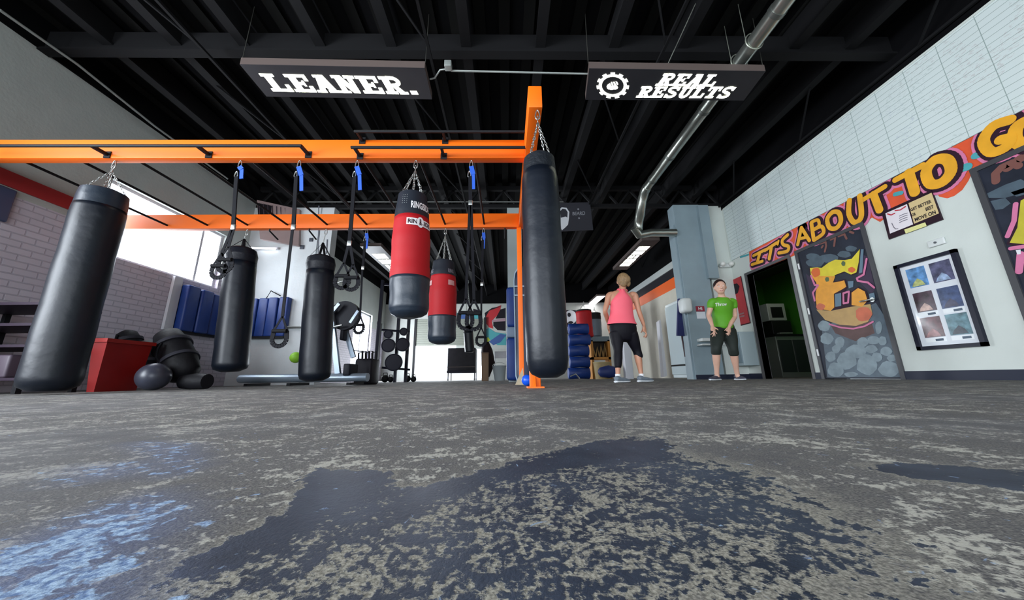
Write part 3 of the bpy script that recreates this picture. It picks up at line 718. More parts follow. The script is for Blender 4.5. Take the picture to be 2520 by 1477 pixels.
for label, hp, tpx, bpx, Yq, r, cut1, cut2, a0 in (
    ('red and black heavy bag with white lettering, hanging higher and nearer than its twin', (1020, 392), (1016, 481), (1006, 784), YF+.04, .175, .22, .70, .55),
    ('smaller red and black heavy bag behind and right of its twin', (1096, 563), (1092, 643), (1087, 848), YR+.04, .19, .2, .68, -1.15)):
    hg = PY(*hp, Yq); hg.z = ZB; tp = PY(*tpx, Yq); bt = PY(*bpx, Yq); hg.x = tp.x+.01
    prof = [(0, r*.6), (.015, r*.76), (.12, r*.84), (.22, r*.92), (.35, r*.97), (.7, r), (.93, r*.97), (.965, r*.88), (.99, r*.6), (1, r*.3)]
    t, rad = bag(label, hg, tp, bt, prof, [('red_panel', cut1, cut2, redv), ('top_panel', 0, cut1+.005, M('black_panel_vinyl', (34, 38, 46), .45, bump=.15, bscale=12)), ('bottom_panel', cut2, 1, leather_s)], 'red and black heavy bags', chain_n=6)
    if a0 > 0:
        lb = obj('brand_lettering', wraptext('RINGSIDE', tp, bt, .115, .175, a0-.35, a0+.95, rad, .003), labelm, t)
        b2 = obj('brand_patch', wrapband(tp, bt, .262, .318, a0-.55, a0+.95, rad, .003), labelm, t)
        obj('patch_lettering', wraptext('RINGSIDE', tp, bt, .272, .308, a0-.48, a0+.85, rad, .006), M('label_dark', (60, 40, 44), .5), b2)
        mb = MB(); ca = a0+.17; vs = []
        for i in range(20):
            an = 2*PI*i/20; s = .29+.042*math.sin(an); aa = ca+.19*math.cos(an); r_ = rad(.29)*1.02+.006; c = tp*(1-s)+bt*s; vs.append(c+V((math.sin(aa)*r_, -math.cos(aa)*r_, 0)))
        obj('round_badge', mb.add(vs, [list(range(20))]), labelm, b2)
        obj('badge_letter', wraptext('R', tp, bt, .265, .315, ca-.06, ca+.06, rad, .012), M('label_dark', (60, 40, 44), .5), b2)
        mb = MB()
        for i in range(3):
            for j in range(5):
                s = .06+.018*j; aa = -.35+i*.14; c = tp*(1-s)+bt*s; r_ = rad(s)*1.012; mb.sphere(c+V((math.sin(aa)*r_, -math.cos(aa)*r_, 0)), .004, n=6)
        obj('rivet', mb, chrome, t)
    else:
        for aa in (-1.0, .85):
            obj('brand_patch', wrapband(tp, bt, .27, .33, aa-.3, aa+.25, rad, .003), M('label_dim', (200, 150, 150), .5), t)
            obj('brand_lettering', wraptext('RING', tp, bt, .13, .18, aa-.28, aa+.25, rad, .003), M('label_gray', (120, 120, 130), .5), t)
# suspension trainers
foam = M('black_foam_grip', (12, 12, 16), .8, spec=.2)
def trainer(label, anchor, Yq, blue_to, ring_at, hands, loop=None, curve=0.):
    a = PY(*anchor, Yq); a.z = ZB
    t = thing('suspension_trainer', label, 'suspension trainer', a-V((0, 0, 1)), 'suspension trainers hanging from the rig')
    obj('carabiner', carabiner(a, .08, .04, .005), chrome, t)
    b = PY(*blue_to, Yq); c = PY(*ring_at, Yq)
    obj('anchor_strap', MB().bar(a-V((0, 0, .07)), a*.5+b*.5+V((.012, 0, 0)), .045, .012, (0, 1, 0)).bar(a*.5+b*.5+V((.012, 0, 0)), b+V((.008, 0, 0)), .034, .008, (0, 1, 0)), blueweb, t)
    obj('anchor_clip', carabiner(a-V((.018, 0, .12)), .07, .035, .005), chrome, t)
    e = a-V((.01, 0, .18))
    obj('strap', MB().bar(e, e*.5+c*.5+V((curve, 0, 0)), .034, .012, (0, 1, 0)).bar(e*.5+c*.5+V((curve, 0, 0)), c, .034, .012, (0, 1, 0)), strap_m, t)
    obj('buckle', MB().rbox(c-V((.02, .01, .025)), c+V((.02, .01, .03)), .006), chrome, t)
    for i, h in enumerate(hands):
        hp = PY(*h, Yq); up = hp+V((0, 0, .13))
        s = obj('strap', MB().bar(c+V((.006*(i*2-1), 0, 0)), up, .026, .006, (0, 1, 0)), strap_m, t)
        obj('side_webbing', MB().bar(up, hp+V((-.06, 0, 0)), .018, .004, (0, 1, 0)).bar(up, hp+V((.06, 0, 0)), .018, .004, (0, 1, 0)), strap_m, s)
        obj('handle', MB().cyl(hp-V((.06, .01, 0)), hp+V((.06, -.01, 0)), .017), foam, t)
        if loop:
            lp = hp-V((0, 0, loop)); mb = MB(); pts = [hp+V((-.055, 0, 0))]+[lp+V((.062*math.cos(x_), 0, .062*math.sin(x_))) for x_ in [PI+PI*k/8 for k in range(9)]]+[hp+V((.055, 0, 0))]
            for p_, q_ in zip(pts, pts[1:]): mb.bar(p_, q_, .036, .008, (0, 1, 0))
            obj('foot_loop', mb, strap_m, t)
    return t
trainer('suspension trainer nearest the window, straps crossing in front of it', (593, 392), YF+.04, (592, 440), (574, 560), [(540, 655), (556, 640)], .05, .0)
trainer('suspension trainer whose stirrup hangs lowest in front of the blue mat', (738, 392), YF+.04, (740, 470), (722, 560), [(690, 815)], .07)
trainer('suspension trainer with blue top strap next left of the near red bag', (880, 392), YF+.04, (884, 468), (860, 600), [(843, 680), (866, 684)], .05)
trainer('suspension trainer hanging right of the near red bag, long black straps', (1160, 390), YF+.04, (1163, 466), (1158, 500), [(1146, 770), (1166, 772)], .08)
trainer('suspension trainer on the rear beam left of the near red bag', (903, 565), YR+.04, (900, 612), (893, 660), [(884, 800)], .05)
trainer('suspension trainer on the rear beam right of the smaller red bag', (1190, 563), YR+.04, (1188, 612), (1186, 700), [(1184, 830)], .05)
# ------------------------------------------------------------ whiteboard and murals on the right wall
Yfar = PX(1779, 510, XR).y
board = single('whiteboard', MB().box((XR-.012, -4, 2.455), (XR-.001, Yfar, 3.64)), board_material(), 'long gridded whiteboard with faint handwriting above the graffiti lettering', 'whiteboard')
single('whiteboard_rail', MB().box((XR-.02, -4, 3.64), (XR, Yfar, 3.665)), white, 'thin white rail along the top edge of the gridded whiteboard', 'rail')
def R6(pts, off): return [PX(1800+x/2.0236, 250+y/2.0236, XR-off) for x, y in pts]
NX = V((1, 0, 0))
def flat(pts, off): return MB().face(R6(pts, off))
muro = M('mural_orange_red', (222, 84, 44), .55, noise=.12, nscale=6)
murp = M('mural_pink', (216, 120, 160), .55, noise=.08, nscale=8)
murk = M('mural_dark_purple', (48, 24, 40), .55)
mury = M('mural_yellow', (236, 168, 36), .5, noise=.1, nscale=7)
murt = M('mural_teal', (74, 160, 168), .55, noise=.1, nscale=8)
t = thing('graffiti_lettering', "graffiti lettering IT'S ABOUT TO GO in yellow on an orange band above the doors", 'mural', (XR, 4.3, 2.0))
band = [(88, 745), (350, 608), (600, 475), (770, 388), (870, 335), (1000, 270), (1100, 212), (1500, 5), (1620, -60), (1620, 150), (1457, 230), (1203, 345), (1180, 395), (1150, 440), (1110, 470), (1075, 482), (1035, 474), (1010, 440), (760, 548), (775, 575), (740, 600), (700, 578), (655, 612), (335, 738), (325, 762), (295, 775), (150, 835), (98, 838), (90, 800)]
obj('band', flat(band, .002), muro, t)
letters = [
 ([(145, 752), (132, 800)], 0.070), ([(112, 768), (172, 738)], 0.056), ([(105, 812), (158, 795)], 0.056),
 ([(170, 742), (228, 704)], 0.059), ([(203, 722), (192, 782)], 0.070), ([(238, 694), (234, 712)], 0.042),
 ([(284, 664), (258, 690), (262, 712), (288, 722), (282, 745), (240, 754)], 0.059),
 ([(352, 628), (334, 712)], 0.059), ([(352, 628), (392, 692)], 0.059), ([(340, 685), (378, 675)], 0.049),
 ([(402, 604), (414, 688)], 0.063), ([(404, 600), (434, 590), (440, 618), (410, 640)], 0.052), ([(410, 640), (452, 622), (462, 655), (416, 690)], 0.059),
 ([(507, 552), (482, 586), (494, 628), (527, 630), (550, 596), (540, 554), (507, 552)], 0.066),
 ([(592, 492), (590, 560), (618, 602), (652, 572), (644, 470)], 0.070),
 ([(655, 492), (768, 424)], 0.063), ([(712, 462), (742, 540)], 0.091),
 ([(822, 390), (958, 318)], 0.070), ([(888, 355), (918, 452)], 0.105),
 ([(1018, 292), (975, 350), (998, 410), (1058, 400), (1100, 345), (1080, 290), (1018, 292)], 0.105),
 ([(1392, 92), (1310, 122), (1262, 195), (1300, 252), (1372, 228), (1395, 185), (1350, 190)], 0.091),
 ([(1500, 85), (1430, 125), (1420, 190), (1470, 215), (1540, 180)], 0.098),
]
drk = MB(); pk = MB(); yl = MB(); tl = MB()
def smooth2(pts):
    if len(pts) < 4: return pts
    out = []; n = len(pts); closed = pts[0] == pts[-1]
    for i in range(n-1):
        a = pts[i-1] if i > 0 else (pts[n-2] if closed else pts[0]); b = pts[i]; c = pts[i+1]; d = pts[i+2] if i+2 < n else (pts[1] if closed else pts[-1])
        for k in range(5):
            u = k/5; out.append(tuple(.5*((2*b[q])+(c[q]-a[q])*u+(2*a[q]-5*b[q]+4*c[q]-d[q])*u*u+(3*b[q]-a[q]-3*c[q]+d[q])*u**3) for q in (0, 1)))
    return out+[pts[-1]]
letters = [(smooth2(a), b) for a, b in letters]
for pts, w in letters:
    obj('pink_outline', MB().brush([p+V((-.0045, -.01, -.01)) for p in R6(pts, .0)], w+.125, NX), murp, t)
    obj('dark_outline', MB().brush([p+V((-.0075, -.008, -.006)) for p in R6(pts, .0)], w+.07, NX), murk, t)
clip = None

for k, (pts, w) in enumerate(letters): obj('letter_stroke', MB().brush([p+V((-.0125-.0004*(k % 3), 0, 0)) for p in R6(pts, .0)], w, NX), mury, t)
for pp, ww in (([(1215, 270), (1275, 245)], .07), ([(1140, 335), (1175, 325)], .08), ([(815, 462), (845, 455)], .05), ([(45, 775), (85, 762)], .035)): obj('teal_patch', MB().brush(R6(pp, .009), ww, NX), murt, t)
# door leaves with murals
def RD(pts, off): return [PX(1900+x/3.603, 540+y/3.603, XR-off) for x, y in pts]
jamb = M('brown_gray_door_frame', (84, 82, 84), .4)
steelg = M('dark_bronze_frame', (66, 66, 70), .4)
def frame(name, D, mat):
    y0_, y1_, _, z1_ = D
    return struct(name, MB().box((XR-.02, y0_-.05, 0), (XR+.13, y0_, z1_+.05)).box((XR-.02, y1_, 0), (XR+.13, y1_+.05, z1_+.05)).box((XR-.02, y0_, z1_), (XR+.13, y1_, z1_+.05)), mat)
frame('trim_9', D1, jamb); frame('trim_10', D2, steelg); frame('trim_11', D3, steelg)
darkd = M('mural_dark_ground', (40, 44, 56), .45, noise=.3, nscale=5)
t = struct('door_2', MB().box((XR-.005, D2[0], .01), (XR+.04, D2[1], D2[3])), darkd, 'closed door painted with a yellow graffiti letter E over gray stones')
stone = M('mural_stone', (126, 142, 150), .5, noise=.18, nscale=9); stone2 = M('mural_stone_dark', (74, 90, 102), .5, noise=.2, nscale=8)
def ells(lst, off, ratio=1.):
    mb = MB()
    for i_, (cx, cy, a, b) in enumerate(lst):
        mb.face(RD([(cx+a*math.cos(2*PI*k/14)*(1+.08*math.sin(k*2.3+cx)), cy+b*math.sin(2*PI*k/14)*(1+.08*math.cos(k*1.7+cy))) for k in range(14)], off+i_*.00012))
    return mb
obj('slate_ground', MB().face(RD([(440, 960), (920, 740), (1010, 880), (1138, 1400), (490, 1402)], .0065)), M('mural_slate', (84, 98, 110), .5, noise=.25, nscale=6), t)
obj('painted_stone', ells([(462, 945, 55, 48), (485, 1058, 58, 52), (600, 1092, 42, 52), (568, 1150, 38, 38), (745, 1170, 95, 58), (665, 1250, 88, 80), (520, 1218, 46, 46), (565, 1335, 72, 66), (842, 1290, 92, 92), (805, 1088, 52, 42), (900, 1072, 55, 38), (880, 1150, 56, 36), (930, 1222, 48, 42), (1012, 1170, 54, 40), (1035, 1328, 92, 70), (700, 1375, 60, 22), (945, 960, 30, 58), (980, 1078, 36, 42), (1060, 1230, 40, 32)], .008), stone, t)
obj('upper_stone', ells([(380, 385, 80, 40), (500, 345, 90, 38), (640, 310, 60, 30), (360, 330, 60, 30), (700, 260, 50, 26)], .007), stone2, t)
obj('brown_shade', MB().face(RD([(520, 940), (880, 900), (910, 1010), (740, 1080), (560, 1010)], .0075)), M('mural_brown', (96, 72, 70), .6, noise=.2, nscale=7), t)
mb = MB()
for pts in ([(430, 215), (475, 200), (480, 235), (468, 285)], [(520, 180), (560, 160), (550, 235)], [(590, 150), (640, 130), (660, 170)], [(690, 110), (720, 120)], [(440, 250), (450, 235)]): mb.brush(RD(pts, .008), .03, NX)
obj('drip_stroke', mb, M('mural_dusty_pink', (120, 74, 66), .6), t)
obj('purple_shade', MB().face(RD([(300, 480), (400, 560), (380, 780), (350, 700)], .007)).face(RD([(760, 300), (850, 330), (915, 620), (880, 660), (760, 540)], .007)), M('mural_violet', (52, 34, 62), .55), t)
ytop = [(440, 430), (500, 385), (560, 357), (640, 362), (705, 350), (778, 264), (768, 380), (748, 470), (700, 490), (640, 462), (556, 495), (545, 545), (420, 602), (418, 555), (395, 548), (345, 500), (335, 430), (400, 425)]
obj('letter_shadow', MB().face(RD([(x+(12 if x > 600 else -8), y+8) for x, y in ytop], .0085)).face(RD([(392, 590), (650, 528), (668, 600), (640, 650), (700, 640), (765, 595), (840, 640), (862, 730), (800, 785), (540, 800), (380, 740)], .0085)), murk, t)
obj('yellow_top', MB().face(RD(ytop, .010)), M('mural_bright_yellow', (228, 208, 48), .5, noise=.08, nscale=9), t)
obj('orange_letter', MB().face(RD([(348, 502), (560, 505), (540, 560), (640, 545), (400, 625), (392, 560)], .0108)).face(RD([(400, 605), (640, 540), (658, 598), (620, 622), (548, 660), (552, 780), (520, 812), (400, 790), (385, 700), (388, 640)], .011)).face(RD([(705, 650), (762, 608), (822, 640), (846, 720), (800, 775), (705, 760)], .011)), M('mural_amber', (236, 160, 44), .5, noise=.1, nscale=9), t)
obj('orange_spot', ells([(388, 470, 40, 42), (705, 447, 32, 24)], .012), M('mural_orange_spot', (224, 104, 40), .5), t)
obj('teal_dot', ells([(488, 532, 18, 22), (632, 392, 18, 22)], .012), M('mural_olive', (84, 104, 64), .5), t)
obj('round_base', MB().face(RD([(392, 800), (520, 812), (700, 775), (872, 752), (890, 840), (850, 908), (745, 944), (600, 935), (470, 892)], .0105)), M('mural_tan', (190, 152, 92), .5, noise=.15, nscale=5), t)
obj('red_blend', ells([(812, 840, 72, 66), (430, 775, 40, 30)], .0115), M('mural_salmon', (206, 104, 70), .5, noise=.15, nscale=7), t)
obj('blue_block', MB().face(RD([(556, 664), (612, 652), (614, 768), (560, 776)], .012)).face(RD([(670, 550), (722, 545), (720, 600), (680, 612)], .012)).face(RD([(788, 265), (812, 265), (800, 470), (770, 480)], .012)).face(RD([(860, 660), (905, 650), (915, 705), (868, 725)], .012)), M('mural_steel_blue', (98, 124, 142), .5), t)
mb = MB()
for pts, w in (([(345, 500), (378, 582), (408, 585), (362, 650), (378, 720)], .03), ([(510, 930), (610, 960), (720, 970), (820, 948), (895, 908)], .022), ([(838, 350), (812, 490), (752, 522), (760, 545), (850, 560), (905, 605)], .026), ([(632, 655), (682, 640), (674, 738), (634, 746), (632, 655)], .026)): mb.brush(RD(pts, .0135), w, NX)
obj('pink_line', mb, murp, t)
yh = PX(2148, 738, XR).y
obj('door_handle', MB().tube([(XR-.01, yh-.01, PX(2148, 738, XR).z), (XR-.06, yh-.01, PX(2148, 738, XR).z), (XR-.06, yh+.11, PX(2148, 738, XR).z)], .011).cyl((XR-.012, yh-.01, PX(2148, 738, XR).z), (XR-.02, yh-.01, PX(2148, 738, XR).z), .03), chrome, t)
for zz in (.35, 1.0, 1.75): obj('hinge', MB().cyl((XR-.025, D2[1]+.012, zz), (XR-.025, D2[1]+.012, zz+.1), .012), M('white_hinge', (230, 230, 230), .4), t)
# door 3 at the right edge of the picture
t = struct('door_3', MB().box((XR-.005, D3[0], .01), (XR+.04, D3[1], D3[3])), darkd, 'dark mural door cut by the right edge of the picture')
def RE(pts, off): return [PX(2360+x/3.69, 300+y/3.69, XR-off) for x, y in pts]
obj('gray_rock', MB().face(RE([(255, 650), (420, 570), (560, 520), (640, 560), (600, 640), (420, 690), (270, 690)], .007)).face(RE([(285, 720), (420, 690), (470, 740), (400, 790), (330, 800)], .007)).face(RE([(470, 640), (620, 590), (640, 650), (520, 680)], .007)), stone2, t)
obj('pink_brown_shape', MB().brush(RE([(335, 540), (330, 470), (390, 410), (480, 370), (540, 400)], .008), .06, NX).brush(RE([(440, 420), (560, 330), (620, 310)], .008), .07, NX), M('mural_dusty_pink', (120, 74, 66), .6), t)
obj('letter_shadow', MB().face(RE([(540, 700), (700, 600), (700, 1180), (430, 1110), (500, 960)], .0085)), murk, t)
obj('yellow_letter', MB().face(RE([(560, 715), (700, 640), (700, 1120), (460, 1098), (530, 960)], .010)), M('mural_olive_yellow', (196, 184, 52), .5, noise=.1, nscale=8), t)
obj('pink_line', MB().brush(RE([(515, 745), (500, 900), (440, 1040)], .0115), .035, NX).brush(RE([(470, 1150), (600, 1130)], .0115), .035, NX).brush(RE([(560, 1200), (545, 1360)], .0115), .05, NX), murp, t)
obj('white_glint', MB().face(RE([(515, 1165), (560, 1160), (560, 1200), (530, 1205)], .012)), M('mural_white', (230, 230, 235), .5), t)
# open door: leaf swung inward and the things in the side room
struct('door_1', MB().rbox((XR+.14, D1[1]+.06, .02), (XR+.18, D1[1]+1.0, 2.0), .004), jamb, 'doorway open to a side room with green walls')
ss = M('stainless_appliance', (150, 156, 150), .3, .6); blk = M('black_appliance', (20, 22, 22), .4)
def KY(pts, Y): return [PY(x, y, Y) for x, y in pts]
a, b = PY(1900, 790, 7.7), PY(1958, 925, 7.7)
t = thing('kitchen_cabinet', 'dark steel cabinet with a pale edge standing in the green side room', 'cabinet', (a.x, 7.7, 0))
obj('body', MB().rbox((a.x, 7.7, 0), (a.x+.75, 8.3, .95), .01), ss, t)
for k in (0, 1): obj('door', MB().rbox((a.x+.03+k*.36, 7.68, .12), (a.x+.36+k*.36, 7.7, .86), .005), M('charcoal_cabinet_door', (44, 52, 50), .35), t)
obj('worktop', MB().box((a.x-.02, 7.66, .95), (a.x+.8, 8.32, .99)), blk, t)
t = thing('countertop_oven', 'stainless countertop oven stacked above a black appliance in the side room', 'oven', (a.x, 7.75, 1.33))
obj('body', MB().rbox((a.x-.02, 7.75, 1.33), (a.x+.42, 8.2, 1.75), .015), M('pale_steel', (176, 182, 176), .35, .3), t)
obj('window', MB().rbox((a.x+.06, 7.74, 1.4), (a.x+.34, 7.76, 1.66), .005), blk, t)
t = thing('coffee_machine', 'black coffee machine on the cabinet in the side room', 'coffee machine', (a.x, 7.75, .99))
obj('body', MB().rbox((a.x+.02, 7.75, .99), (a.x+.5, 8.15, 1.32), .02), blk, t); obj('drip_tray', MB().rbox((a.x+.1, 7.65, 1.0), (a.x+.4, 7.78, 1.03), .004), ss, t)
# framed photos
def quad_x(pts, off): return [PX(x, y, XR-off) for x, y in pts]
fy0, fy1, fz0, fz1 = PX(2435, 846, XR).y, PX(2264, 860, XR).y, PX(2300, 858, XR).z-.01, PX(2199, 659, XR).z+.01
t = thing('picture_frame', 'large black framed set of six photos hanging between the two painted doors', 'picture', (XR-.03, (fy0+fy1)/2, fz0))
w = .04
obj('frame', MB().box((XR-.04, fy0, fz0), (XR, fy1, fz0+w)).box((XR-.04, fy0, fz1-w), (XR, fy1, fz1)).box((XR-.04, fy0, fz0), (XR, fy0+w, fz1)).box((XR-.04, fy1-w, fz0), (XR, fy1, fz1)), M('black_picture_frame', (24, 26, 42), .35), t)
obj('mat_board', MB().box((XR-.012, fy0+w, fz0+w), (XR-.004, fy1-w, fz1-w)), M('white_mat', (224, 228, 234), .12, spec=.6), t)
W_, H_ = fy1-fy0, fz1-fz0
cols_ = [((92, 140, 190), (170, 176, 110)), ((84, 84, 112), (150, 170, 200)), ((70, 50, 62), (190, 160, 150)), ((70, 84, 120), (60, 60, 84)), ((96, 60, 66), (160, 110, 110)), ((96, 130, 140), (40, 52, 64))]
for i in range(6):
    r_, c_ = i//2, i % 2
    ya = fy1-W_*(.16 if c_ == 0 else .55); yb = ya-W_*.31
    zb_ = fz0+H_*(.70-.285*r_); za = zb_+H_*.22
    ph = obj('photo', MB().box((XR-.016, yb, zb_), (XR-.012, ya, za)), M('photo_print_%d' % i, cols_[i][0], .15, noise=.6, nscale=14, spec=.6), t)
    obj('photo_subject', MB().face([(XR-.017, ya-.02, zb_+.01), (XR-.017, yb+.03, zb_+.01), (XR-.017, yb+.05, zb_+.06), (XR-.017, (ya+yb)/2, zb_+.1), (XR-.017, ya-.04, zb_+.05)]), M('photo_subject_%d' % i, cols_[i][1], .2, noise=.5, nscale=20), ph)
    if i >= 2:
        cp = obj('caption_card', MB().box((XR-.016, yb, zb_-.055), (XR-.012, ya, zb_-.008)), M('caption_card', (232, 236, 238), .2), t)
        obj('caption_writing', MB().box((XR-.0175, yb+.02, zb_-.045), (XR-.016, yb+.09, zb_-.02)), M('caption_ink', (90, 104, 120), .5), cp)
# notice board
def RB(pts, off): return [PX(2100+x/2.638, 400+y/2.638, XR-off) for x, y in pts]
t = thing('notice_board', 'dark notice board with white and tan handwritten sheets under the lettering', 'notice board', (XR-.02, PX(2250, 530, XR).y, PX(2195, 590, XR).z))
obj('board', MB().prism(RB([(192, 325), (515, 180), (588, 372), (240, 500)], .0), (-.02, 0, 0)), M('maroon_black_board', (42, 22, 34), .4), t)
obj('white_sheet', MB().face(RB([(208, 330), (348, 270), (388, 402), (238, 462)], .024)), M('white_sheet', (232, 224, 228), .5), t)
obj('tan_sheet', MB().face(RB([(358, 264), (508, 196), (556, 330), (394, 398)], .024)), M('tan_sheet', (214, 190, 138), .5), t)
obj('yellow_strip', MB().face(RB([(330, 436), (466, 388), (476, 412), (340, 462)], .024)), M('yellow_strip', (226, 222, 150), .5), t)
mb = MB()
for a, b in (((222, 334), (268, 330)), ((272, 312), (338, 286))): mb.brush(RB([a, ((a[0]+b[0])/2, (a[1]+b[1])/2+9), b], .0255), .014, NX)
obj('red_heading', mb, M('red_marker', (190, 40, 60), .5), t)
ink = M('black_marker', (36, 30, 34), .5)
def rowtext(s, p):
    q = RB(p, .026); return text_quad(s, *q, bold=.03)
for s, p in (('GET BETTER', [(368, 300), (502, 240), (374, 318), (508, 262)]), ('OR', [(376, 334), (402, 322), (382, 352), (408, 342)]), ('BEST', [(466, 294), (516, 274), (472, 316), (524, 296)]), ('MOVE ON', [(396, 362), (530, 308), (402, 384), (538, 332)])): obj('handwriting', rowtext(s, p), ink, t)
for k in range(4): obj('handwriting', MB().brush(RB([(300, 348+k*14), (325, 336+k*14), (350, 328+k*14)], .026), .008, NX), M('pencil', (110, 104, 116), .6), t)
obj('handwriting', MB().brush(RB([(250, 395), (262, 420), (275, 432), (290, 430)], .026), .008, NX), M('pencil', (110, 104, 116), .6), t)
c = PX(2307, 597, XR)
t = thing('thermostat', 'small white thermostat plate on the wall above the framed photos', 'thermostat', c)
obj('plate', MB().rbox((XR-.025, c.y-.075, c.z-.04), (XR, c.y+.075, c.z+.04), .01), M('white_plastic', (214, 218, 216), .4), t)
obj('dial', MB().cyl((XR-.032, c.y, c.z), (XR-.024, c.y, c.z), .012), M('gray_dial', (80, 84, 90), .5), t)
# red poster behind the person in green
def RP(pts, off): return [PX(1700+x/4.922, 660+y/4.922, XR-off) for x, y in pts]
t = thing('poster', 'red poster with a black-haired figure on the wall behind the person in green', 'poster', (XR-.01, PX(1820, 740, XR).y, PX(1845, 795, XR).z))
obj('sheet', MB().prism(RP([(480, 158), (608, 98), (722, 660), (570, 702)], .0), (-.012, 0, 0)), M('red_poster_paper', (176, 44, 52), .45, noise=.12, nscale=6), t)
obj('border', MB().brush(RP([(606, 100), (720, 662), (575, 700)], .014), .02, NX), M('poster_edge', (60, 24, 34), .5), t)
obj('figure', MB().face(RP([(485, 250), (490, 200), (560, 185), (590, 220), (570, 300), (520, 330), (495, 330)], .015)), M('poster_black', (28, 22, 30), .5), t)
obj('print', MB().brush(RP([(590, 560), (640, 545)], .015), .03, NX).brush(RP([(600, 590), (645, 578)], .015), .03, NX), M('poster_gray', (150, 110, 112), .5), t)
# emergency light and pipes on the right return wall
c = PY(1783, 655, YN-.02)
t = thing('emergency_light', 'white twin-head emergency light on the wall above the red poster', 'emergency light', (c.x, YN, c.z))
obj('housing', MB().rbox((c.x-.12, YN-.08, c.z-.04), (c.x+.12, YN, c.z+.05), .02), M('white_plastic', (214, 218, 216), .4), t)
for s in (-1, 1): obj('lamp_head', MB().sphere((c.x+s*.09, YN-.11, c.z+.02), .05), M('lamp_head_plastic', (226, 226, 220), .3), t)
obj('cable', MB().tube([(c.x-.12, YN-.01, c.z), (c.x-.32, YN-.01, c.z+.02)], .006), pipe, t)
# sign on the gray column
c = PY(1725, 770, YN-.07)
t = thing('column_notice', 'small red and white notice fixed to the gray column', 'notice', (c.x, YN-.06, c.z-.12))
obj('sheet', MB().box((c.x-.09, YN-.065, c.z-.12), (c.x+.09, YN-.06, c.z+.02)), M('notice_white', (222, 226, 232), .5), t)
obj('sheet', MB().box((c.x-.09, YN-.065, c.z+.03), (c.x+.09, YN-.06, c.z+.14)), M('notice_red', (150, 40, 60), .5), t)
obj('print', MB().add(*(lambda vf: ([V((c.x+v.x*.09, YN-.068, c.z+.085+v.y*.09)) for v in vf[0]], vf[1]))(text_pts('HI', 1., .03))), labelm, t)
# dispenser and navy pad
c = PY(1690, 745, YN-.25)
t = thing('towel_dispenser', 'rounded white dispenser mounted on the left side of the gray column', 'dispenser', (c.x, YN-.25, c.z-.15))
obj('housing', MB().rbox((c.x-.1, YN-.3, c.z-.2), (c.x+.1, YN-.06, c.z+.1), .06), M('white_plastic', (214, 218, 216), .4), t)
a = PY(1668, 735, YN); b = PY(1690, 826, YN)
single('navy_banner', MB().prism([PY(1670, 735, YN+.1), PY(1683, 735, YN+.1), PY(1700, 828, YN+.1), PY(1667, 826, YN+.1)], (0, .05, 0)), M('navy_cloth', (32, 40, 92), .7), 'narrow navy cloth hanging beside the gray column under the white dispenser', 'cloth')
single('maroon_panel', MB().prism([PY(1678, 826, YN+.18), PY(1690, 828, YN+.18), PY(1706, 932, YN+.18), PY(1696, 933, YN+.18)], (0, .04, 0)), M('maroon_panel', (52, 22, 28), .5), 'narrow dark maroon panel leaning beside the base of the gray column', 'panel')
single('white_door_panel', MB().prism([PY(1622, 790, 9), PY(1626, 786, 9), PY(1642, 925, 9), PY(1634, 928, 9)], (.03, .25, 0)), frm, 'narrow white board leaning against the cream far wall', 'board')
t = thing('refrigerator', 'tall pale glass-door refrigerator standing against the cream far wall', 'refrigerator', (XR-.3, 8.0, 0))
ya, yb = 7.4, 8.6
obj('body', MB().rbox((XR-.6, ya, .02), (XR-.04, yb, 1.9), .02), M('pale_fridge', (222, 232, 234), .35), t)
obj('door', MB().rbox((XR-.64, ya+.04, .1), (XR-.6, yb-.04, 1.82), .01), M('pale_glass_door', (202, 216, 220), .15), t)
obj('kick_plate', MB().box((XR-.645, ya+.04, .3), (XR-.64, yb-.04, .34)), blk, t)
# small bin near fridge + litter shelf behind the person in green
t = thing('shoe_shelf', 'small white wall shelf behind the knees of the person in green', 'shelf', PY(1775, 870, YN))
obj('shelf_board', MB().rbox(PY(1728, 832, YN-.25), PY(1768, 842, YN), .01).rbox(PY(1728, 846, YN-.25), PY(1768, 852, YN), .01), M('white_plastic', (214, 218, 216), .4), t)
t = thing('wall_cabinet', 'pale gray cabinet against the wall behind the person in green', 'cabinet', (4.5, YN, 0))
obj('body', MB().rbox((XR-.3, 6.38, .25), (XR-.005, 6.68, .9), .01), M('pale_gray_cabinet', (168, 184, 188), .4), t)
obj('door', MB().rbox((XR-.315, 6.4, .3), (XR-.3, 6.66, .85), .004), M('slate_cabinet_door', (128, 146, 154), .35), t)
# ------------------------------------------------------------ left side gear
mat_b = M('blue_gym_mat', (20, 54, 124), .5, noise=.12, nscale=5, bump=.1, bscale=10)
dkm = M('near_black_fabric', (12, 12, 17), .6, spec=.25, noise=.3, nscale=6, bump=.3, bscale=14)
ya, yb = 5.45, 6.45; zt_, zb_ = 1.68, .9
t = thing('folded_mat', 'wide blue folding mat hung on the left wall under the window', 'gym mat', (XL+.1, (ya+yb)/2, zb_), 'blue mats on the wall')
for k in range(4): obj('mat_panel', MB().rbox((XL+.02, ya+(yb-ya)*k/4+.006, zb_), (XL+.16+.02*(k % 2), ya+(yb-ya)*(k+1)/4-.006, zt_-.02*k), .03), mat_b, t)
obj('black_edge', MB().box((XL+.03, ya, zb_-.03), (XL+.15, yb, zb_+.005)), dkm, t)
a, b = PY(612, 735, YN-.15), PY(698, 828, YN-.15)
t = thing('folded_mat', 'blue folding mat hung on the facing white wall beside the corner', 'gym mat', ((a.x+b.x)/2, YN-.1, b.z), 'blue mats on the wall')
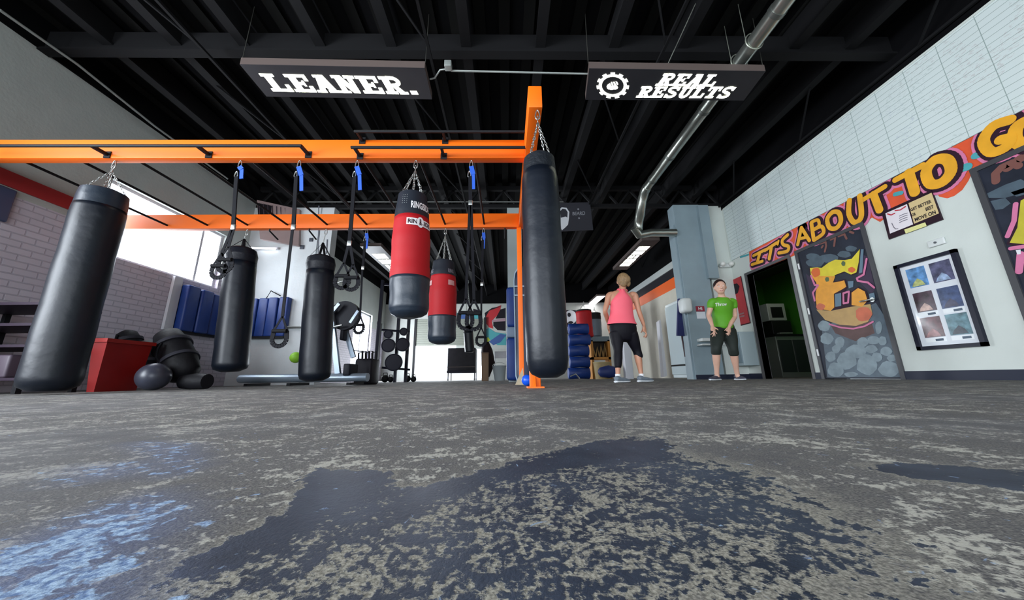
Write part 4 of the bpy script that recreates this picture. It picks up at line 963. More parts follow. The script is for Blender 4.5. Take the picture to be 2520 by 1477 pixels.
for k in range(4): obj('mat_panel', MB().rbox((a.x+(b.x-a.x)*k/4+.005, YN-.17+.015*(k % 2), b.z), (a.x+(b.x-a.x)*(k+1)/4-.005, YN-.03, a.z+.03*k/3), .025), mat_b, t)
obj('strap', MB().tube([PY(655, 735, YN-.15), PY(667, 716, YN-.06), PY(690, 728, YN-.15)], .01), strap_m, t)
obj('black_edge', MB().box((a.x, YN-.16, b.z-.03), (b.x, YN-.04, b.z+.005)), dkm, t)
single('foam_board', MB().box((XL+.005, 5.3, .9), (XL+.05, 5.44, 1.78)), M('white_foam_board', (204, 208, 214), .5), 'narrow white board standing beside the blue mat on the left wall', 'board')
single('wall_stripe', MB().box((XL+.001, -2, 2.20), (XL+.02, 3.98, 2.37)), M('red_wall_board', (170, 44, 48), .5), 'long red board along the left wall left of the window', 'board')
single('wall_pad', MB().rbox((XL+.001, 2.6, 1.8), (XL+.04, 3.42, 2.18), .02), M('blue_gray_sign', (70, 80, 112), .5), 'blue-gray sign on the left wall cut by the picture edge', 'sign')
# angled grille unit hung in the nook
A = [PY(632, 492, 6.3), PY(737, 515, 6.6), PY(735, 605, 6.6), PY(640, 588, 6.3)]
t = thing('heater_unit', 'pinkish hanging heater with a dark louvre high in the left corner', 'heater', (A[0]+A[2])/2)
obj('casing', MB().prism(A, (.0, .08, .0)), M('pinkish_gray_casing', (158, 138, 136), .5, noise=.06, nscale=5), t)
A2 = [p+V((0, -.01, 0)) for p in (PY(634, 500, 6.3), PY(728, 518, 6.6), PY(728, 548, 6.6), PY(636, 530, 6.3))]
obj('grille', MB().prism(A2, (0, .012, 0)), M('dark_louvre', (26, 22, 28), .6), t)
mb = MB()
for k in range(9):
    u = (k+.5)/9; p = A2[0]*(1-u)+A2[1]*u; q_ = A2[3]*(1-u)+A2[2]*u; mb.bar(p+V((0, -.008, 0)), q_+V((0, -.008, 0)), .015)
obj('fin', mb, M('louvre_fin', (64, 52, 60), .5), t)
# tube light in the nook, conduits
a, b = PY(617, 610, YN-.08), PY(677, 613, YN-.08)
t = thing('wall_light', 'short white tube light glowing on the white wall in the left corner', 'light', (a+b)/2)
obj('tube', MB().tube([a, b], .018), M('tube_glow', (250, 252, 255), .5, emit=4), t)
obj('holder', MB().rbox((a.x-.03, YN-.06, a.z-.02), (b.x+.03, YN, a.z+.03), .01), frm, t)
t = thing('wall_outlet', 'dark electrical boxes with a looping cable on the white left wall', 'outlet', PY(765, 600, YN))
for x, y, s in ((746, 610, .045), (768, 592, .04)):
    c = PY(x, y, YN); obj('outlet_box', MB().rbox((c.x-s, YN-.05, c.z-s), (c.x+s, YN, c.z+s), .01), M('dark_box', (70, 74, 84), .5), t)
obj('cable', MB().tube([PY(768, 510, YN-.01), PY(766, 560, YN-.01), PY(768, 592, YN-.01), PY(755, 620, YN-.01), PY(735, 600, YN-.01), PY(742, 640, YN-.01), PY(728, 740, YN-.01)], .007), M('gray_cable', (110, 114, 124), .5), t)
obj('conduit', MB().tube([PY(785, 507, YN-.02), PY(784, 640, YN-.02)], .016).tube([PY(806, 590, YN-.02), PY(804, 625, YN-.02)], .02), M('gray_cable', (110, 114, 124), .5), t)
single('handrail', MB().tube([PY(700, 805, YN-.1), PY(760, 806, YN-.1)], .02), M('dull_pipe', (96, 98, 96), .4, .3), 'short gray rail on the white wall beside the blue mat', 'rail')
c = PY(728, 880, 6.2)
single('green_ball', MB().sphere((c.x, 6.2, c.z), .1), M('lime_ball', (150, 214, 60), .5), 'small lime green ball held against the white wall', 'ball')
# red bin and piled black bags at far left
def lump(name, label, cat, pts, r, mat, grp=None, parts=()):
    rings = []
    n = len(pts)
    for i, p in enumerate(pts):
        e = .9 if i in (0, n-1) else 1
        rings.append((p, r[i]*e, r[i]*e*.9))
    mb = MB()
    p0 = V(pts[0]); d = (p0-V(pts[1])).normalized(); p1 = V(pts[-1]); d1 = (p1-V(pts[-2])).normalized()
    rings = [(p0+d*r[0]*.42, r[0]*.25, r[0]*.22), (p0+d*r[0]*.3, r[0]*.5, r[0]*.45)]+rings+[(p1+d1*r[-1]*.3, r[-1]*.5, r[-1]*.45), (p1+d1*r[-1]*.42, r[-1]*.25, r[-1]*.22)]
    mb.loft(rings, 28)
    lo = min(v.z for v in mb.v); 
    return single(name, mb, mat, label, cat, grp)
Yb1 = 3.6
t = thing('red_bin', 'red plastic bin on the floor behind the far left heavy bag', 'bin', (PY(250, 930, Yb1).x, Yb1, 0))
a, b = PY(205, 955, Yb1), PY(262, 836, Yb1)
mb = MB(); x0_, x1_, zt_ = a.x, b.x+.05, b.z
mb.add([(x0_+.04, Yb1, 0), (x1_-.04, Yb1, 0), (x1_-.04, Yb1+.4, 0), (x0_+.04, Yb1+.4, 0), (x0_, Yb1-.03, zt_), (x1_, Yb1-.03, zt_), (x1_, Yb1+.43, zt_), (x0_, Yb1+.43, zt_)], [(0, 3, 2, 1), (0, 1, 5, 4), (1, 2, 6, 5), (2, 3, 7, 6), (3, 0, 4, 7), (4, 5, 6, 7)])
obj('body', mb, M('red_bin_plastic', (150, 24, 22), .45, noise=.1, nscale=5), t)
obj('rim', MB().box((x0_-.02, Yb1-.05, zt_-.03), (x1_+.02, Yb1+.45, zt_+.01)), M('red_bin_rim', (160, 34, 28), .4), t)
YP = 4.3
for (lab, p0, p1, r_) in (('black duffel-like bag leaning upright at the right end of the bag pile', (412, 826, YP), (452, 935, YP-.1), .2),
                    ('black bag slumped in the middle of the pile beside the red bin', (362, 850, YP+.15), (358, 935, YP), .17),
                    ('black bag at the top left of the pile just above the red bin', (312, 822, YP+.25), (322, 880, YP+.25), .15)):
    pa = PY(*p0); pb = PY(*p1)
    pb.z = max(pb.z, r_*.9)
    gb = lump('gear_bag', lab, 'bag', [pa, pa*.66+pb*.34, pa*.33+pb*.67, pb], [r_*.78, r_*.92, r_*.95, r_*.88], dkm, 'black bags piled by the left wall')
    for u in (.3, .68):
        c = pa*(1-u)+pb*u; d = (pb-pa).normalized()
        obj('strap', MB().loft([(c-d*.02, r_*1.0, r_*.95), (c+d*.02, r_*1.0, r_*.95)], 28), M('bag_strap_gray', (48, 48, 56), .6), gb)
    c = pa*.5+pb*.5; obj('carry_handle', MB().tube([c+V((-.02, -r_*.9, .12)), c+V((0, -r_*1.15, .05)), c+V((0, -r_*1.15, -.05)), c+V((.02, -r_*.9, -.12))], .012), strap_m, gb)
c = PY(378, 930, 3.9); c.z = .15
single('medicine_ball', MB().sphere(c, .15, n=28), M('gray_medicine_ball', (58, 60, 72), .35, noise=.15, nscale=8), 'dark gray medicine ball on the floor in front of the piled black bags', 'ball')
c2 = PY(480, 940, 4.1); c2.z = .09
single('rolled_towel', MB().loft([(c2+V((-.14, 0, 0)), .08, .08), (c2, .095, .09), (c2+V((.16, -.02, 0)), .085, .08)], 18), dkm, 'small dark roll lying at the foot of the leaning black bag', 'towel')
t = thing('storage_rack', 'low dark shelving rack at the left edge of the picture', 'rack', (-4.9, 3.3, 0))
for x in (-5.35, -4.45):
    for y in (3.2, 3.6): obj('post', MB().box((x-.02, y-.02, 0), (x+.02, y+.02, .86)), dkm, t)
for z_ in (.12, .42, .62, .82): obj('shelf', MB().box((-5.4, 3.15, z_), (-4.42, 3.65, z_+.025)), M('purple_black_shelf', (46, 34, 48), .5), t)
for k, (x, w_) in enumerate(((-5.2, .16), (-4.95, .2), (-4.7, .14))):
    single('shelf_box', MB().rbox((x-w_/2, 3.22, .146), (x+w_/2, 3.5, .36), .02), M('dim_box_%d' % k, [(60, 40, 48), (44, 44, 60), (84, 72, 84)][k], .5), ['leftmost dark box on the low rack shelf', 'middle dark box on the low rack shelf', 'rightmost dusky box on the low rack shelf'][k], 'box', 'boxes on the low rack')
# ------------------------------------------------------------ silver machines
silv = M('silver_machine_paint', (150, 164, 178), .35, .5)
YM = 5.35
def MY(x, y, d=0): return PY(x, y, YM+d)
a, b = MY(592, 928), MY(905, 928)
a.z = b.z = .12
t = thing('exercise_machine', 'silver framed leg machine with a black wheel guard behind the low black bag', 'exercise machine', ((a.x+b.x)/2, YM, 0))
obj('base_tube', MB().loft([(a, .06, .075), (a+V((.03, 0, 0)), .065, .085), (b, .065, .085)], 18), silv, t)
for x in (640, 740, 880): p = MY(x, 940); obj('foot', MB().bar((p.x-.03, YM-.25, .03), (p.x-.03, YM+.25, .03), .05, .04), blackb, t)
obj('upright', MB().bar(MY(812, 742), MY(832, 920), .075, .06, (0, 1, 0)), silv, t)
obj('upright', MB().bar(MY(842, 782, .25), MY(870, 880, .25), .07, .05, (0, 1, 0)), silv, t)
obj('link_arm', MB().bar(MY(812, 775, -.05), MY(836, 748, -.05), .05).bar(MY(862, 795, -.05), MY(882, 765, -.05), .04), silv, t)
obj('cross_bar', MB().tube([MY(806, 808, -.05), MY(842, 800, -.05)], .02), chrome, t)
c = MY(846, 776, .05)
obj('wheel_guard', MB().cyl(c, c+V((0, .1, 0)), .24, n=32), M('machine_black', (24, 26, 36), .5), t)
obj('weight_stack', MB().rbox(MY(838, 800, .1), MY(858, 840, .3), .02), M('machine_black', (24, 26, 36), .5), t)
obj('pedal', MB().rbox(MY(845, 895, -.1), MY(880, 925, .2), .02), M('machine_black', (24, 26, 36), .5), t)
obj('top_handle', MB().tube([MY(806, 720), MY(822, 716), MY(818, 700), MY(850, 690)], .014), chrome, t)
# dumbbell tub and equipment clutter by the side door
c0 = PY(902, 925, 6.0)
t = thing('equipment_bin', 'black tub full of small black gear standing right of the silver machine', 'bin', (c0.x, 6.0, 0))
a, b = PY(878, 940, 6.0), PY(925, 872, 6.0)
obj('tub', MB().rbox((a.x, 5.85, .0), (b.x, 6.25, b.z-.08), .04), M('black_tub', (26, 24, 32), .5), t)
for k in range(5):
    x = a.x+(b.x-a.x)*(k+.5)/5; obj('gear_handle', MB().tube([(x-.03, 6.0, b.z-.1), (x-.04, 6, b.z+.02+.04*(k % 2)), (x+.03, 6, b.z+.05), (x+.04, 6, b.z-.1)], .014), blackb, t)
# tall rack with plates in front of the windows
t = thing('weight_rack', 'tall black squat rack with weight plates silhouetted against the bright side windows', 'rack', PY(965, 940, 8.6).to_2d().to_3d())
for x0_, x1_, y in ((942, 936, 8.4), (1008, 1006, 8.9), (983, 980, 8.9)):
    a = PY(x0_, 690 if x0_ == 942 else 760, y); obj('post', MB().box((a.x-.035, y-.035, 0), (a.x+.035, y+.035, a.z)), M('rack_black', (24, 24, 40), .5), t)
a, b = PY(942, 700, 8.4), PY(985, 705, 8.9)
for yy in (700, 812, 905): p, q_ = PY(940, yy, 8.4), PY(1008, yy+5, 8.9); obj('cross_bar', MB().bar(p, q_, .05), M('rack_black', (24, 24, 40), .5), t)
for x, y, r_ in ((955, 822, .11), (955, 850, .17), (968, 892, .21), (993, 816, .10), (990, 848, .17)):
    c = PY(x, y, 8.3); single('weight_plate', MB().cyl(c, c+V((0, .06, 0)), r_, n=28).ring(c, (0, 1, 0), r_-.015, .012, n=28), M('rack_black', (24, 24, 40), .5), {955822: 'small plate at the upper left of the squat rack', 955850: 'medium plate at middle left of the squat rack', 968892: 'largest plate, lowest on the squat rack', 993816: 'small plate at the upper right of the squat rack', 990848: 'medium plate at middle right of the squat rack'}[x*1000+y], 'weight plate', 'weight plates on the squat rack')
for k, (x, w_) in enumerate(((948, 9), (962, 7), (1003, 8), (1018, 7))):
    c = PY(x, 925, 9.2); s = w_*.011
    t = thing('kettlebell', ['kettlebell leftmost under the squat rack', 'kettlebell second from left under the squat rack', 'kettlebell third from left near the bright doorway', 'kettlebell nearest the bright doorway'][k], 'kettlebell', (c.x, 9.2, 0), 'kettlebells on the floor')
    obj('bell', MB().sphere((c.x, 9.2, s), s, n=16), blackb, t); obj('handle', MB().tube([(c.x-s*.6, 9.2, s*1.7), (c.x-s*.5, 9.2, s*2.5), (c.x+s*.5, 9.2, s*2.5), (c.x+s*.6, 9.2, s*1.7)], .012), blackb, t)
# side people/clutter behind right of the bright doorway
YD = 12.6
a, b = PY(1100, 928, YD), PY(1170, 856, YD)
t = thing('box_trailer', 'dark boxy cart on thin legs standing in front of the bright doorway', 'cart', ((a.x+b.x)/2, YD, 0))
obj('body', MB().rbox((a.x, YD, .27), (b.x, YD+.8, b.z), .02), M('dark_cart', (40, 38, 44), .5, noise=.2, nscale=4), t)
for x in (a.x+.03, b.x-.03):
    for y in (YD+.05, YD+.75): obj('leg', MB().cyl((x, y, 0), (x, y, .28), .02), blackb, t)
obj('shelf_line', MB().box((a.x-.005, YD-.01, .48), (b.x+.005, YD, .50)), M('brown_rail', (84, 72, 66), .5), t)
obj('bumper', MB().box((a.x-.01, YD-.02, .27), (b.x+.01, YD, .36)), M('rack_black', (24, 24, 40), .5), t)
c = PY(1152, 790, 9.0)
tb = bag('slim black heavy bag far back between the two right suspension trainers', PY(1152, 690, 9.0), PY(1152, 812, 9.0), PY(1156, 868, 9.0), P_(.13), [('bag_body', .1, 1, leather), ('top_collar', 0, .11, dkm)], 'heavy bags at the back')
# mural on back wall
t = thing('back_mural', 'colourful red, black and teal mural on the back wall', 'mural', (.0, YB, 1.5))
def B6(pts, off=.01): return [PY(1080+x/5.679, 700+y/5.679, YB-off) for x, y in pts]
for nm, col, polys, of in (('white_ground', (176, 180, 174), [[(240, 280), (1900, 270), (1900, 900), (240, 900)]], .004),
    ('red_shape', (176, 36, 44), [[(640, 520), (660, 440), (720, 350), (870, 290), (850, 400), (770, 480), (740, 520), (760, 620), (700, 600)]], .01),
    ('black_shape', (28, 24, 32), [[(640, 400), (740, 330), (890, 300), (700, 370), (650, 470)], [(760, 525), (930, 515), (930, 650), (820, 640), (760, 580)], [(860, 350), (930, 330), (930, 470), (790, 480)], [(480, 340), (600, 380), (600, 410), (480, 400)]], .012),
    ('gray_bar', (160, 130, 140), [[(740, 500), (930, 470), (930, 515), (750, 525)], [(465, 505), (600, 495), (600, 520), (470, 530)]], .014),
    ('teal_shape', (70, 150, 156), [[(625, 640), (700, 610), (790, 670), (940, 690), (940, 850), (820, 850), (700, 760), (620, 760)], [(460, 410), (600, 400), (600, 490), (470, 500)], [(240, 400), (380, 400), (380, 440), (250, 440)]], .01),
    ('blue_shape', (56, 84, 140), [[(700, 800), (860, 690), (940, 710), (860, 810), (760, 850)], [(280, 430), (460, 410), (460, 540), (320, 550)]], .013),
    ('lime_patch', (170, 190, 60), [[(655, 760), (690, 735), (715, 775), (690, 805), (655, 800)]], .014)):
    for p in polys: obj(nm, MB().face(B6(p, of)), M('back_mural_'+nm, col, .6), t)
# wall column with mats, tall pad, post side items
t = thing('floor_mat', 'upright blue mat rolled against the slim gray column, lower of two', 'gym mat', (.1, YN-.2, 0), 'blue mats on the column')
a, b = PY(1246, 832, 6.5), PY(1270, 940, 6.5)
obj('padding', MB().rbox((a.x, 6.42, .03), (b.x+.05, 6.62, a.z), .06), mat_b, t)
t = thing('floor_mat', 'upright blue mat strapped to the slim gray column, upper of two', 'gym mat', (.1, YN-.2, a.z+.2), 'blue mats on the column')
c = PY(1246, 708, 6.5); d = PY(1270, 806, 6.5)
obj('padding', MB().rbox((c.x, 6.42, d.z), (d.x+.05, 6.62, c.z), .06), mat_b, t)
obj('pale_band', MB().rbox((c.x-.003, 6.41, a.z), (d.x+.05, 6.62, d.z), .03), M('pale_blue_band', (120, 138, 160), .5), t)
a, b = PY(1283, 655, 5.2), PY(1290, 925, 5.2)
t = thing('surf_pad', 'tall dark navy pad with pale edging standing behind the orange post', 'pad', (b.x, 5.2, 0))
rings = []
for k in range(15):
    u = k/14; p = a*(1-u)+b*u; w_ = .125*min(1, math.sqrt(max(.04, 1-((1-u)-.86)**2/.02)) if u < .14 else 1); rings.append((p, w_, .04))
rings.append((V((b.x, 5.2, .03)), .10, .04))
obj('body', MB().loft(rings, 24), M('navy_pad', (30, 40, 66), .45), t)
e0 = rings
obj('edging', MB().tube([r_[0]+V((-r_[1], -.02, 0)) for r_ in rings], .012), M('pale_edging', (150, 170, 186), .5), t)
z_ = PY(1283, 705, 5.15); z2 = PY(1283, 727, 5.15)
obj('stripe', MB().box((z_.x-.12, 5.14, z_.z-.012), (z_.x+.12, 5.155, z_.z+.012)).box((z2.x-.12, 5.14, z2.z-.012), (z2.x+.12, 5.155, z2.z+.012)), M('pale_edging', (150, 170, 186), .5), t)
# ball, wood prop
c = PY(1297, 937, 3.6)
single('exercise_ball', MB().sphere((c.x, 3.6, .058), .058, n=24), M('blue_ball', (20, 84, 214), .35), 'small bright blue ball on the floor at the foot of the rig', 'ball')
p = [PY(1268, 948, 4.1), PY(1290, 948, 4.1), PY(1292, 905, 4.1)]
p[0].z = p[1].z = 0; p[2].x = p[1].x-.01
single('wood_wedge', MB().prism(p, (0, .06, 0)), M('pale_plywood', (176, 160, 134), .6, noise=.1, nscale=12), 'small pale plywood wedge bracing the rear orange post', 'wedge')
# white bucket, chair, dark figure bag
c = PY(1229, 940, 9.5)
t = thing('bucket', 'white bucket on the floor left of the blue column mats', 'bucket', (c.x, 9.5, 0))
obj('pail', MB().loft([(V((c.x, 9.5, 0)), .15, .15), (V((c.x, 9.5, .4)), .19, .19), (V((c.x, 9.5, .41)), .2, .2)], 24), M('white_pail', (176, 186, 190), .4), t)
obj('bail', MB().tube([(c.x+.19*math.cos(PI*k/8), 9.5, .4+.1*math.sin(PI*k/8)) for k in range(9)], .006), chrome, t)
c = PY(1233, 930, 10.6)
t = thing('white_chair', 'white metal chair behind the white bucket', 'chair', (c.x, 10.6, 0))
for sx in (-.2, .2):
    for sy in (0, .4): obj('leg', MB().tube([(c.x+sx, 10.6+sy, 0), (c.x+sx, 10.6+sy, .45 if sy == 0 else .9)], .014), frm, t)
obj('seat', MB().rbox((c.x-.22, 10.58, .43), (c.x+.22, 11.02, .46), .01), frm, t); obj('backrest', MB().rbox((c.x-.22, 10.98, .7), (c.x+.22, 11.02, .92), .01), frm, t)
mb = MB(); c = PY(1203, 900, 9.8)
mb.loft([(V((c.x-.08, 9.8, .12)), .1, .1), (V((c.x-.02, 9.8, .5)), .2, .16), (V((c.x-.06, 9.8, .85)), .17, .14), (V((c.x-.1, 9.8, 1.1)), .1, .1)], 18)
single('hanging_jackets', mb, M('dark_brown_cloth', (40, 28, 30), .7, noise=.3, nscale=8), 'dark bundle of jackets between the bright doorway and the white bucket', 'clothing')
c = PY(1196, 930, 9.3)
t = thing('wood_crate', 'narrow tan plywood crate beside the bright doorway gap', 'crate', (c.x, 9.3, 0))
obj('body', MB().rbox((c.x-.12, 9.3, 0), (c.x+.06, 9.55, .75), .01), M('tan_plywood', (140, 112, 86), .6), t); obj('lid', MB().box((c.x-.13, 9.29, .75), (c.x+.07, 9.56, .77)), M('tan_plywood_edge', (120, 92, 70), .6), t)
# right background
YQ = 10.5
def RB7(x, y, Y=YQ): return PY(1360+x/5.275, 680+y/5.275, Y)
mb = MB()
mz = [(220, 1240), (470, 1250), (480, 860), (440, 770), (330, 730), (220, 760)]
rolls = [((340, 800), 150, 60), ((350, 900), 160, 60), ((340, 1010), 150, 60), ((350, 1130), 150, 65), ((340, 1240), 160, 60)]
for k, ((x, y), wd, hh) in enumerate(rolls):
    a = RB7(x-wd+20, y); b = RB7(x+wd-20, y); r_ = .175
    zc_ = .18+.345*(4-k)
    single('rolled_mat', MB().loft([(V((a.x, YQ, zc_)), r_*.8, r_*.7), (V((a.x+.02, YQ, zc_)), r_, r_*.95), (V(((a.x+b.x)/2, YQ, zc_+.01)), r_*.96, r_), (V((b.x-.02, YQ, zc_)), r_, r_*.95), (V((b.x, YQ, zc_)), r_*.8, r_*.7)], 20), mat_b, ['rolled blue mat, topmost of the stack right of the tall black bag', 'rolled blue mat, second from top of the stack', 'rolled blue mat, middle of the stack', 'rolled blue mat, second from bottom of the stack', 'rolled blue mat, bottom of the stack on the floor'][k], 'gym mat', 'rolled blue mats stacked at the back')
bag('red heavy bag hanging at the back above the rolled blue mats', RB7(400, 330, 11), RB7(398, 440, 11), RB7(430, 800, 11), P_(.26), [('bag_body', .06, 1, redv), ('top_collar', 0, .07, dkm)], 'heavy bags at the back')
bag('gray heavy bag hanging at the back left of the person in pink', RB7(540, 400, 11.5), RB7(540, 480, 11.5), RB7(560, 790, 11.5), P_(.22), [('bag_body', .26, 1, M('slate_gray_bag', (92, 104, 116), .45)), ('top_collar', 0, .28, dkm)], 'heavy bags at the back')
A = [RB7(175, 440, YB-.1), RB7(300, 440, YB-.1), RB7(310, 750, YB-.1), RB7(190, 750, YB-.1)]
t = thing('emblem_poster', 'black poster with a white face-like emblem on the back wall beside the tall bag', 'poster', A[3])
obj('sheet', MB().prism(A, (0, .03, 0)), M('black_poster', (30, 28, 36), .6), t)
obj('emblem', MB().ell(RB7(235, 530, YB-.11), (.28, 0, 0), (0, 0, .32), 16).ell(RB7(250, 680, YB-.11), (.25, 0, 0), (0, 0, .12), 16), M('poster_white', (196, 200, 206), .6), t)
obj('emblem_mark', MB().ell(RB7(215, 500, YB-.12), (.08, 0, 0), (0, 0, .1), 10).ell(RB7(235, 600, YB-.12), (.12, 0, 0), (0, 0, .06), 10), M('black_poster', (30, 28, 36), .6), t)
a, b = RB7(490, 830, 11), RB7(760, 1080, 11)
t = thing('wooden_shelf', 'ochre framed shelf with tools behind the legs of the person in pink', 'shelf', ((a.x+b.x)/2, 11, 0))
oc = M('ochre_timber', (178, 118, 40), .6)
for x in (a.x, b.x-.08): obj('side', MB().box((x, 11, 0), (x+.08, 11.4, a.z)), oc, t)
obj('shelf', MB().box((a.x, 11, b.z), (b.x, 11.4, b.z+.08)), oc, t); obj('top', MB().box((a.x, 11, a.z-.04), (b.x, 11.4, a.z+.12)), M('gray_table_top', (96, 110, 118), .4), t)
obj('back_panel', MB().box((a.x, 11.38, b.z), (b.x, 11.4, a.z)), M('dark_back_panel', (48, 40, 34), .6), t)
for k in range(4):
    x = a.x+(b.x-a.x)*(k+1)/5; single('climbing_rope', MB().tube([(x-.05, 11.2, b.z+.1), (x, 11.2, b.z+.4+.05*k), (x+.06, 11.2, b.z+.1)], .03), M('hemp_rope', (150, 118, 70), .7), ['tan rope loop leftmost on the ochre shelf', 'tan rope loop second from left on the ochre shelf', 'tan rope loop third from left on the ochre shelf', 'tan rope loop rightmost on the ochre shelf'][k], 'rope', 'rope loops on the ochre shelf')
c = RB7(650, 1300, 10)
t = thing('cardboard_bin', 'round tan bin on the floor below the ochre shelf', 'bin', (c.x, 10, 0))
obj('body', MB().loft([(V((c.x, 10, 0)), .21, .2), (V((c.x, 10, .48)), .25, .24)], 24), M('tan_bin', (160, 140, 96), .6, noise=.1, nscale=9), t)
obj('rim', MB().ring((c.x, 10, .48), (0, 0, 1), .25, .012), M('tan_bin_rim', (190, 172, 120), .5), t)
c = RB7(560, 1150, 10.2)
lump('blue_duffel', 'dark blue duffel bag lying left of the round tan bin', 'bag', [V((c.x-.05, 9.6, .2)), V((c.x+.2, 9.6, .21)), V((c.x+.45, 9.6, .2))], [.14, .18, .14], M('navy_duffel', (22, 40, 96), .6))
c = RB7(280, 1320, 9)
single('weight_bar', MB().tube([RB7(230, 1300, 9), RB7(300, 1270, 9), RB7(350, 1330, 9)], .02), chrome, 'thin bent metal bar on the floor before the stack of blue mats', 'bar')
single('drain_board', MB().rbox(RB7(880, 830, 9.5), RB7(1060, 1340, 9.3), .02), frm, 'pale panel leaning behind the legs of the person in pink', 'panel')
# ------------------------------------------------------------ people
skin_w = M('skin_tan', (196, 140, 112), .5, noise=.05, nscale=9)
skin_f = M('skin_fair', (214, 168, 146), .5, noise=.05, nscale=9)
def limb(mb, pts, n=18, ref=(0, 1, 0)):
    # rounded ends
    p0, p1 = V(pts[0][0]), V(pts[-1][0]); d0 = (p0-V(pts[1][0])).normalized(); d1 = (p1-V(pts[-2][0])).normalized()
    a0, b0 = pts[0][1], pts[0][2]; a1, b1 = pts[-1][1], pts[-1][2]
    rs = [(p0+d0*b0*.5, a0*.5, b0*.5), (p0+d0*b0*.3, a0*.85, b0*.85)]+[tuple(p) for p in pts]+[(p1+d1*b1*.3, a1*.85, b1*.85), (p1+d1*b1*.5, a1*.5, b1*.5)]
    return mb.loft(rs, n, True, ref)
def dens(pts, k=5):     # smooth interpolation of ring lists
    out = []; n = len(pts)
    for i in range(n-1):
        P = [pts[max(i-1, 0)], pts[i], pts[i+1], pts[min(i+2, n-1)]]
        for j in range(k):
            u = j/k
            def cr(a, b, c, d): return .5*((2*b)+(c-a)*u+(2*a-5*b+4*c-d)*u*u+(3*b-a-3*c+d)*u*u*u)
            v = V([cr(*[V(p[0])[q] for p in P]) for q in range(3)])
            out.append((v, max(.004, cr(*[p[1] for p in P])), max(.004, cr(*[p[2] for p in P]))))
    out.append((V(pts[-1][0]), pts[-1][1], pts[-1][2])); return out
def hand(mb, wrist, tips, palm_w=.036, curl=.02, thumb=None, nrm=V((0, -1, 0))):
    # palm from the wrist towards the mean of the finger tips, five separate tapering fingers
    w = V(wrist); m_ = sum((V(t) for t in tips), V())/len(tips); d = (m_-w).normalized(); s = d.cross(nrm).normalized()
    kn = w+d*.085
    mb.loft(dens([(w, .024, .018), (w+d*.03, .030, .017), (w+d*.06, .037, .016), (kn, .036, .013), (kn+d*.008, .030, .010)], 3), 14, True, tuple(nrm))
    for i, t in enumerate(tips):
        base = kn+s*((i-(len(tips)-1)/2)*.0185)-d*.006; t = V(t); mid = base*.5+t*.5-nrm*(-curl)
        mb.loft(dens([(base-d*.01, .0088, .0088), (mid, .0082, .0082), (t-(t-base).normalized()*.006, .007, .007), (t, .004, .004)], 3), 8, True, (.1, .3, .9))
    if thumb is not None:
        th = V(thumb); b = w+d*.025+(s if (th-w).dot(s) > 0 else -s)*.022
        mb.loft(dens([(b, .012, .012), ((b+th)/2+nrm*.008, .0105, .0105), (th, .006, .006)], 3), 8, True, (.1, .3, .9))
def shoe(parent, heel, toe, mat_u, mat_s, hgt=.085, w=.045):
    h, t = V(heel), V(toe); h.z = t.z = 0; d = (t-h).normalized(); L_ = (t-h).length; s = d.cross(V((0, 0, 1)))
    def ring_(u, w_, z0, z1): return (h+d*L_*u+V((0, 0, (z0+z1)/2)), w_, (z1-z0)/2)
    up = [ring_(.02, w*.5, .03, .075), ring_(.08, w*.8, .022, hgt), ring_(.22, w*.88, .02, hgt+.005), ring_(.38, w*.9, .02, hgt-.012), ring_(.6, w, .02, .066), ring_(.8, w*1.0, .02, .054), ring_(.94, w*.75, .02, .044), ring_(1, w*.35, .022, .034)]
    sh = obj('shoe', MB().loft(dens(up, 3), 16, True, (0, 0, 1)), mat_u, parent)
    so = [ring_(0, w*.5, .003, .028), ring_(.06, w*.86, 0, .03), ring_(.3, w*.84, 0, .028), ring_(.65, w*1.06, 0, .025), ring_(.88, w*.95, .002, .025), ring_(1.02, w*.4, .008, .026)]
    obj('sole', MB().loft(dens(so, 3), 16, True, (0, 0, 1)), mat_s, sh)
    mb = MB()
    for u in (.4, .5, .6): c = h+d*L_*u; z_ = hgt-.012-(u-.38)*.12; mb.bar(c-s*w*.5+V((0, 0, z_)), c+s*w*.5+V((0, 0, z_)), .006)
    obj('laces', mb, M('lace_white', (220, 220, 224), .6), sh)
    return sh
def face(parent, c, fd, skin, rx, rz, smile=True):
    f = V(fd).normalized(); s = f.cross(V((0, 0, 1))).normalized(); u = s.cross(f); c = V(c)
    def on(a, b, k=1.): # a sideways (fraction of rx), b upwards (fraction of rz), lies on the skull
        z = math.sqrt(max(.05, 1-a*a-b*b)); return c+s*a*rx+u*b*rz+f*z*rx*1.12*k
    mb = MB(); mb.loft([(on(0, .12, .98), .007, .005), (on(0, -.05, 1.05), .009, .008), (on(0, -.17, 1.14), .014, .012), (on(0, -.24, 1.02), .012, .006)], 10, True, tuple(f))
    obj('nose', mb, skin, parent)
    for k in (-1, 1):
        e = obj('eye', MB().sphere(on(.38*k, .08, .96), .012, .012, .007, 12), M('eye_white', (226, 222, 220), .3), parent)
        obj('iris', MB().sphere(on(.38*k, .08, 1.03), .0055, .0055, .0055, 10), M('eye_dark', (44, 32, 28), .3), e)
        obj('eyebrow', MB().tube([on(.22*k, .24, 1.0), on(.4*k, .29, 1.0), on(.58*k, .24, 1.0)], .0035, 6), M('brow_brown', (70, 48, 40), .7), parent)
    m1 = MB().tube([on(-.3, -.42, 1.0), on(-.12, -.5, 1.02), on(.12, -.5, 1.02), on(.3, -.42, 1.0)], .0055, 8)
    obj('mouth', m1, M('lips_rose', (176, 84, 84), .4), parent)
    if smile: obj('teeth', MB().tube([on(-.18, -.44, 1.0), on(0, -.475, 1.01), on(.18, -.44, 1.0)], .004, 6), M('teeth_white', (236, 232, 226), .3), parent)
